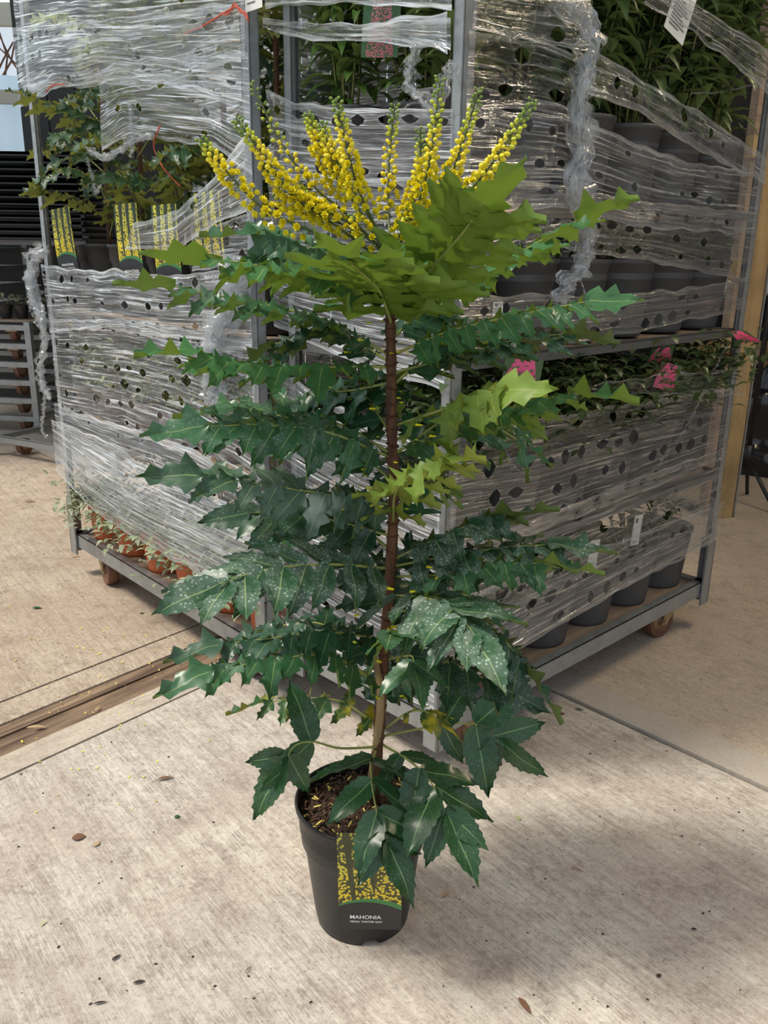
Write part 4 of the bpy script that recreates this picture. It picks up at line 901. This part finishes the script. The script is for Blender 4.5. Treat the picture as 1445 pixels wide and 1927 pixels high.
for ctrl, f0, nb, fopen in RC:
    P = spline([HI @ H(*p) for p in ctrl], 40); o = MB().tube(P, [.0026-.0014*i/39 for i in range(40)], 5).obj('flower_spike', M['raceme'], hero, True)
    ped = MB()
    for i in range(nb):
        e = i/(nb-1); f = f0+(1-f0)*e**.92; q = f*39; k = min(int(q), 38); p = P[k].lerp(P[k+1], q-k); T = (P[k+1]-P[k]).normalized()
        A = T.orthogonal().normalized(); B = T.cross(A); a = i*2.39996+rnd.uniform(-.3, .3); d = A*math.cos(a)+B*math.sin(a)
        opn = e < fopen*rnd.uniform(.85, 1.1); gap = (.0125 if opn else .0115-.0055*e)*rnd.uniform(.85, 1.15); c = p + d*gap + T*gap*.35 - Vector((0, 0, .002))
        ped.tube([p-T*.004, c], .0006, 3, False)
        if opn: kind, mt, sz = 'flower', 'yellow', rnd.uniform(.0085, .0115)
        else:
            g = (e-fopen)/(1-fopen+1e-6); mt = 'bud_yellow' if g < .42+rnd.uniform(-.1, .1) else ('bud_lime' if g < .74+rnd.uniform(-.08, .08) else 'bud_green'); kind, sz = 'bud', .0098*(1-.45*max(0, g))*rnd.uniform(.9, 1.1)
        Mx = frame(c, B*math.cos(a)-A*math.sin(a)+T*.01, (d+T*.45).normalized(), sz)
        Mx = Mx if kind == 'flower' else Mx @ Matrix.Diagonal((.85, .85, 1.05, 1))
        if rnd.random() < 300/tot*1.0 and nfl < 300:
            mobj('floret', ME[kind, mt], o, Mx); nfl += 1
        else: fm.raw(*(FLO if kind == 'flower' else BUD), mt, Mx)
    ped.obj('flower_stalks', M['raceme'], o)
fm.build('florets', hero)
# fallen petals caught on the plant
pm = Mass()
for i in range(60):
    x, y = rnd.gauss(737, 45), rnd.uniform(600, 1360); p = HI @ H(x, y, rnd.uniform(-.10, -.01)); s = rnd.uniform(.003, .006)
    pm.raw([(-s, -s*.5, 0), (s, -s*.5, .001), (s, s*.5, 0), (-s, s*.5, .001)], [(0, 1, 2, 3)], 'yellow', frame(p, Vector((rnd.uniform(-1, 1), rnd.uniform(-1, 1), 0)), Vector((0, -.4, 1)), 1))
pm.build('caught_petals', hero)
# its label, hanging over the rim
b = at_y(697, 1752, PB.y-.122); tp = at_y(691, 1568, PB.y-.132)
b.y = PB.y-.118; hgt = (tp-b).length
card('plant_label', 'yellow flower picture label with white lettering leaning on the black floor pot', 'plant label', None, Matrix.Translation(b) @ Matrix.Rotation(R(-1.5), 4, 'Z') @ Matrix.Rotation(math.atan2(b.y-tp.y, tp.z-b.z), 4, 'X') @ Matrix.Rotation(R(-1.0), 4, 'Y'), .110, hgt, 'tag_yellow', True, .003)

# ------------------------------------------------------------------ behind, left: daylight side of the shed, stacked shelves and trolley bases
def beamobj(name, a, b, m, kind='structure', lb=None): return tag(MB().box(a, b).obj(name, m), lb, kind=kind)
WX, WY = -5.2, 7.6
cp = MB(); V = []; nn = 120
for i in range(nn+1):
    x = WX+i*(3.9/nn); V += [(x, WY+.02*math.sin(i*1.05), .9), (x, WY+.02*math.sin(i*1.05), 2.52)]
cp.add(V, [(2*i, 2*i+2, 2*i+3, 2*i+1) for i in range(nn)])
tag(MB().box((-6.5, 6.75, 0), (-2.62, 6.85, 1.62)).obj('wall_low', M['dark_wall']), kind='structure', label='low dark wall under the daylight panels')
tag(cp.obj('wall_left', M['panel'], smooth=True), kind='structure', label='pale blue corrugated translucent wall panels')
for z0, z1 in ((2.30, 2.40), (2.86, 3.02)): beamobj('trim_1', (WX, WY-.10, z0), (-1.3, WY-.04, z1), M['beam'], lb='painted horizontal beam on the daylight wall')
cp2 = MB(); V = []
for i in range(nn+1):
    x = WX+i*(3.9/nn); V += [(x, WY+.3+.02*math.sin(i*1.05), 3.02), (x, 4.6, 3.22+.02*math.sin(i*1.05))]
cp2.add(V, [(2*i, 2*i+1, 2*i+3, 2*i+2) for i in range(nn)]); tag(cp2.obj('ceiling', M['panel'], smooth=True), kind='structure', label='pale corrugated roof sheet over the daylight side')
tw = MB(); rnd = random.Random(9)
for i in range(26):
    p = Vector((-3.9+rnd.uniform(-.5, .9), 9.5, 2.2)); d = Vector((rnd.uniform(-.4, .4), 0, 1)); P = [p]
    for k in range(7): d = (d+Vector((rnd.uniform(-.5, .5), 0, rnd.uniform(-.15, .2)))).normalized(); P.append(P[-1]+d*.28)
    tw.tube(P, [.016-.002*k for k in range(8)], 4)
tag(tw.obj('bare_tree', M['bark']), 'bare twiggy tree outside the shed opening', 'tree')
for i in range(13):
    z = 1.26+.040*i
    q = MB().box((-3.25, 5.55, z), (-1.88+rnd.uniform(-.02, .02), 6.1, z+.016)); q.box((-3.25, 5.55, z-.010), (-1.9, 5.565, z+.016))
    tag(q.obj('stacked_shelf', M['black']), ORD[i]+' black shelf board from the bottom of the tall stack', 'shelf board', 'stacked black shelf boards')
beamobj('trim_2', (-3.3, 5.60, 1.215), (-1.9, 6.1, 1.245), M['galv_dark'], lb='metal rail under the stacked shelf boards')
def trolley_base(x, y, z, rz, label, wheels=True, ln=.9):
    o = empty('trolley_base', (x, y, z), rz); tag(o, label, 'trolley base', 'stacked trolley bases')
    b = MB(); base_rails(b, .082, .118, ln, WID); b.obj('base_frame', M['galv'], o)
    for px_, py_ in ((0, 0), (ln, 0), (ln, WID), (0, WID)): MB().box((px_-.02, py_-.02, .02), (px_+.02, py_+.02, .14)).obj('corner_socket', M['galv'], o)
    if wheels:
        for px_, py_ in ((.14, .07), (ln-.15, .07)): caster(o, px_, py_, .082, math.pi/2+random.uniform(-.3, .3), .10)
    return o
for i in range(6): trolley_base(-3.02, 5.72, .12*i, R(-8), ORD[i]+' galvanised trolley base from the floor up in the stack with casters' if i else 'lowest galvanised trolley base of the stack, standing on the floor', ln=.70)
for i in range(4): trolley_base(-3.45, 6.02, .715+.12*i, R(-4), ORD[i]+' trolley base from below in the upper stack under black boards', ln=.75)
trolley_base(-2.36, 5.02, 0, R(-28), 'empty trolley base on the floor with brown caster', ln=1.0)
tr = empty('seedling_tray', (-2.40, 5.74, .749)); tag(tr, 'black pots of small leafy seedlings on the stacked bases', 'seedling tray')
for k in range(3):
    MB().lathe([(.03, 0), (.048, .085), (.05, .09), (.045, .088), (.043, .06)], 12, Matrix.Translation((-.11+k*.105, 0, 0))).obj('pot', M['black_pot'], tr, True)
ms = Mass()
for i in range(70): ms.add('oval', i % 4, 'leaf_grey', frame(Vector((rnd.uniform(-.15, .15), rnd.uniform(-.05, .05), .085+rnd.uniform(0, .06))), Vector((rnd.uniform(-1, 1), rnd.uniform(-1, 1), rnd.uniform(-.2, .5))), Vector((0, 0, 1)), .045))
ms.build('leaves', tr)
MB().box((-.20, -.09, -.008), (.20, .10, 0)).obj('board', M['ply'], tr)

# ------------------------------------------------------------------ behind, right: timber post, tripod, black bag
pp = at_z(1352, 970, 0); q = empty('timber_post', pp, R(18)); tag(q, 'squared timber post with steel edge strip at the shed front', 'post')
bevel(MB().box((-.040, -.045, 0), (.045, .05, 3.6)).obj('post', M['post_wood'], q), .004)
MB().box((.046, -.048, 0), (.054, .05, 3.6)).obj('edge_strip', M['galv'], q)
for z in (.78, 1.12, 1.62): MB().box((-.10, -.02, z), (-.046, .03, z+.09)).obj('batten_block', M['post_wood'], q)
MB().box((-.085, .0, 0), (-.047, .05, 3.6)).obj('back_board', M['ply'], q)
beamobj('trim_3', (.6, 3.62, 2.36), (3.4, 3.72, 2.48), M['beam'], lb='painted beam above the shed opening')
tp0 = at_z(1394, 948, 0); q = empty('tripod_stand', tp0); tag(q, 'black tripod stand beside the timber post', 'tripod')
MB().tube([(0, 0, .24), (.0, 0, 1.75)], .013, 10).obj('pole', M['black'], q, True); MB().lathe([(.012, .20), (.024, .20), (.026, .31), (.012, .31)], 12).obj('collar', M['black'], q, True)
for a in (-60, 60, 180): MB().tube([(.012*math.cos(R(a)), .012*math.sin(R(a)), .23), (.20*math.cos(R(a)), .20*math.sin(R(a)), .008)], .010, 8).obj('leg', M['black'], q, True)
bgp = at_z(1475, 912, 0); V = []; nu, nv = 40, 24
for j in range(nv+1):
    for i in range(nu):
        a = 2*math.pi*i/nu; ph = math.pi/2*j/nv; r = math.cos(ph); v = Vector((.38*r*math.cos(a), .34*r*math.sin(a), .60*math.sin(ph)**1.0))
        v *= 1+.30*noise.noise(v*7)+.16*noise.noise(v*17)+.08*noise.noise(v*36); v.z = max(0, v.z); V.append(v)
q = mobj('rubbish_bag', mesh('rubbish_bag', V, [(j*nu+i, j*nu+(i+1) % nu, (j+1)*nu+(i+1) % nu, (j+1)*nu+i) for j in range(nv) for i in range(nu)], M['bag'], True), None, Matrix.Translation(bgp+Vector((.08, .45, 0)))); tag(q, 'crumpled shiny black plastic bag behind the tripod', 'bag')
q = empty('wooden_crate', bgp+Vector((.15, 1.42, 0)), .1); tag(q, 'rough wooden crate behind the black bag', 'crate')
for k in range(5): MB().box((-.4, -.3, .06+.13*k), (.4, -.28, .16+.13*k)).obj('slat', M['post_wood'], q)
for x in (-.4, .37): MB().box((x, -.28, 0), (x+.03, -.25, .72)).obj('upright', M['ply'], q)
q = bevel(MB().box((-.5, -.2, .95), (.6, .3, 1.14)).obj('dust_sheet', M['white_card'], None, M=Matrix.Translation(bgp+Vector((.3, 1.66, 0)))), .05, 3); tag(q, 'pale folded sheet on a dark rack behind the tripod', 'sheet')
q = empty('dark_rack', bgp+Vector((.3, 1.66, 0))); tag(q, 'dark metal rack carrying the pale sheet', 'rack')
for x in (-.55, .6):
    for y in (-.2, .25): MB().box((x, y, 0), (x+.04, y+.04, .95)).obj('leg', M['black'], q)
MB().box((-.55, -.2, .92), (.64, .29, .949)).obj('top', M['black'], q)

# ------------------------------------------------------------------ litter on the floor
M['dry'] = simple('dry_leaf', (.16, .075, .04), .7, 0, .4, 50); M['dry_dark'] = simple('dry_dark', (.035, .022, .016), .8, 0, .4, 50); M['pale_leaf'] = simple('pale_leaf', (.42, .46, .20), .6, 0, .2, 50); M['tan_leaf'] = simple('tan_leaf', (.42, .29, .16), .6, 0, .25, 50); M['fresh'] = simple('fresh_leaf', (.03, .09, .03), .5, 0, .3, 50)
LIT = {}
for k in ('dry', 'dry_dark', 'pale_leaf', 'tan_leaf', 'fresh'):
    V, Fc, UV = GEO['oval', 1]; LIT[k] = mesh('litter', V, Fc, M[k], True, UV)
def litter(px, py, L, k, ang, label, group=None, wr=1.0, tip=.0):
    p = at_z(px, py, 0); o = mobj('fallen_leaf', LIT[k], None, Matrix.Translation(p+Vector((0, 0, .002+.05*L))) @ Matrix.Rotation(R(ang), 4, 'Z') @ Matrix.Rotation(tip, 4, 'Y') @ Matrix.Diagonal((L, L*wr, L*.4, 1)).to_4x4()); tag(o, label, 'leaf', group); return o
for px, py, L, k, an, lb, wr in ((135, 1580, .030, 'dry', 20, 'curled red brown dry leaf alone on the front slab', 1.6), (177, 1595, .020, 'tan_leaf', 70, 'small tan leaf beside the curled red brown one', 1.2), (295, 1470, .042, 'dry', 20, 'long ragged brown bark scrap on the front slab', .5),
    (505, 1482, .026, 'pale_leaf', 0, 'pale green oval leaf lying beside the black pot', 1), (978, 1545, .018, 'pale_leaf', 100, 'pale green leaf on the slab past the pot', 1.1), (830, 1690, .026, 'tan_leaf', 40, 'curled pale leaf in the shadow of the pot', .8), (328, 1540, .014, 'fresh', 30, 'tiny green leaf scrap on the front slab', 1.5),
    (50, 1372, .050, 'tan_leaf', 10, 'tan dry leaf lying on the timber strip', .6), (60, 1145, .036, 'fresh', 0, 'dark green leaf on the far slab', .9), (262, 1155, .018, 'fresh', 0, 'small green leaf close to the trolley base', 1), (178, 1340, .030, 'tan_leaf', 75, 'narrow tan leaf at the end of the timber strip', .5),
    (975, 1880, .036, 'dry', -62, 'slender brown leaf at the front edge of the slab', .7), (1080, 1335, .028, 'fresh', -20, 'narrow green leaf beside the grey kerb', .6), (1050, 1345, .022, 'dry', 10, 'crumpled brown scrap beside the azalea trolley', 1.2), (210, 1810, .020, 'dry_dark', 50, 'small dark split seed husk on the slab', .7),
    (250, 1853, .022, 'dry_dark', 20, 'dark open seed husk on the slab', .6), (175, 1892, .024, 'dry_dark', 15, 'dark curled husk at the front of the slab', .4), (75, 1745, .018, 'pale_leaf', 60, 'tiny pale scrap on the front slab', .5), (460, 1835, .022, 'dry', 65, 'thin brown twig piece on the slab', .25),
    (45, 945, .06, 'dry', 0, 'dry brown leaf on the far slab near the timber', .5), (130, 1050, .05, 'tan_leaf', 30, 'tan leaf on the far slab beside the trolley', .4), (1075, 1635, .03, 'dry', -30, 'thin brown root scrap on the slab', .2), (1300, 1750, .012, 'dry_dark', 0, 'small dark scrap on the right of the slab', 1), (1235, 1840, .012, 'dry_dark', 30, 'dark round crumb on the front slab', 1.3)):
    litter(px, py, L, k, an, lb, None, wr)
rnd = random.Random(77)
cm = Mass()
for i in range(150):
    px, py = rnd.uniform(0, 1445), 1000+900*rnd.random()**.8
    if 520 < px < 860 and 1400 < py < 1790: continue
    p = at_z(px, py, 0); s = rnd.uniform(.0008, .0032)
    cm.raw([(-s, -s*.6, 0), (s, -s*.7, 0), (s*.8, s*.7, 0), (-s*.9, s*.6, 0), (0, 0, s*.8)], [(0, 1, 4), (1, 2, 4), (2, 3, 4), (3, 0, 4)], 'dry_dark', Matrix.Translation(p+Vector((0, 0, .001))) @ Matrix.Rotation(rnd.uniform(0, 6), 4, 'Z'))
o = cm.build('soil_crumbs', None); tag(o, 'dark soil crumbs scattered over the concrete', 'crumbs')
cm = Mass()
for i in range(210):
    px, py = rnd.gauss(230, 140), rnd.gauss(1200, 75)
    if i > 170: px, py = rnd.uniform(0, 420), rnd.uniform(1280, 1530)
    p = at_z(px, py, 0); s = rnd.uniform(.002, .0045)
    if (p.xy-Vector((-.75, 2.6))).dot(Vector((.762, .648))) > -.02 and py < 1200 and px > 150: continue
    cm.raw([(-s, -s*.4, 0), (0, -s*.6, .001), (s, 0, .002), (0, s*.6, .001), (-s, s*.3, 0)], [(0, 1, 2, 3, 4)], 'straw' if i % 3 else 'yellow', Matrix.Translation(p+Vector((0, 0, .002))) @ Matrix.Rotation(rnd.uniform(0, 6), 4, 'Z'))
o = cm.build('fallen_petals', None); tag(o, 'yellow petals sprinkled over the concrete by the trolley', 'petals')
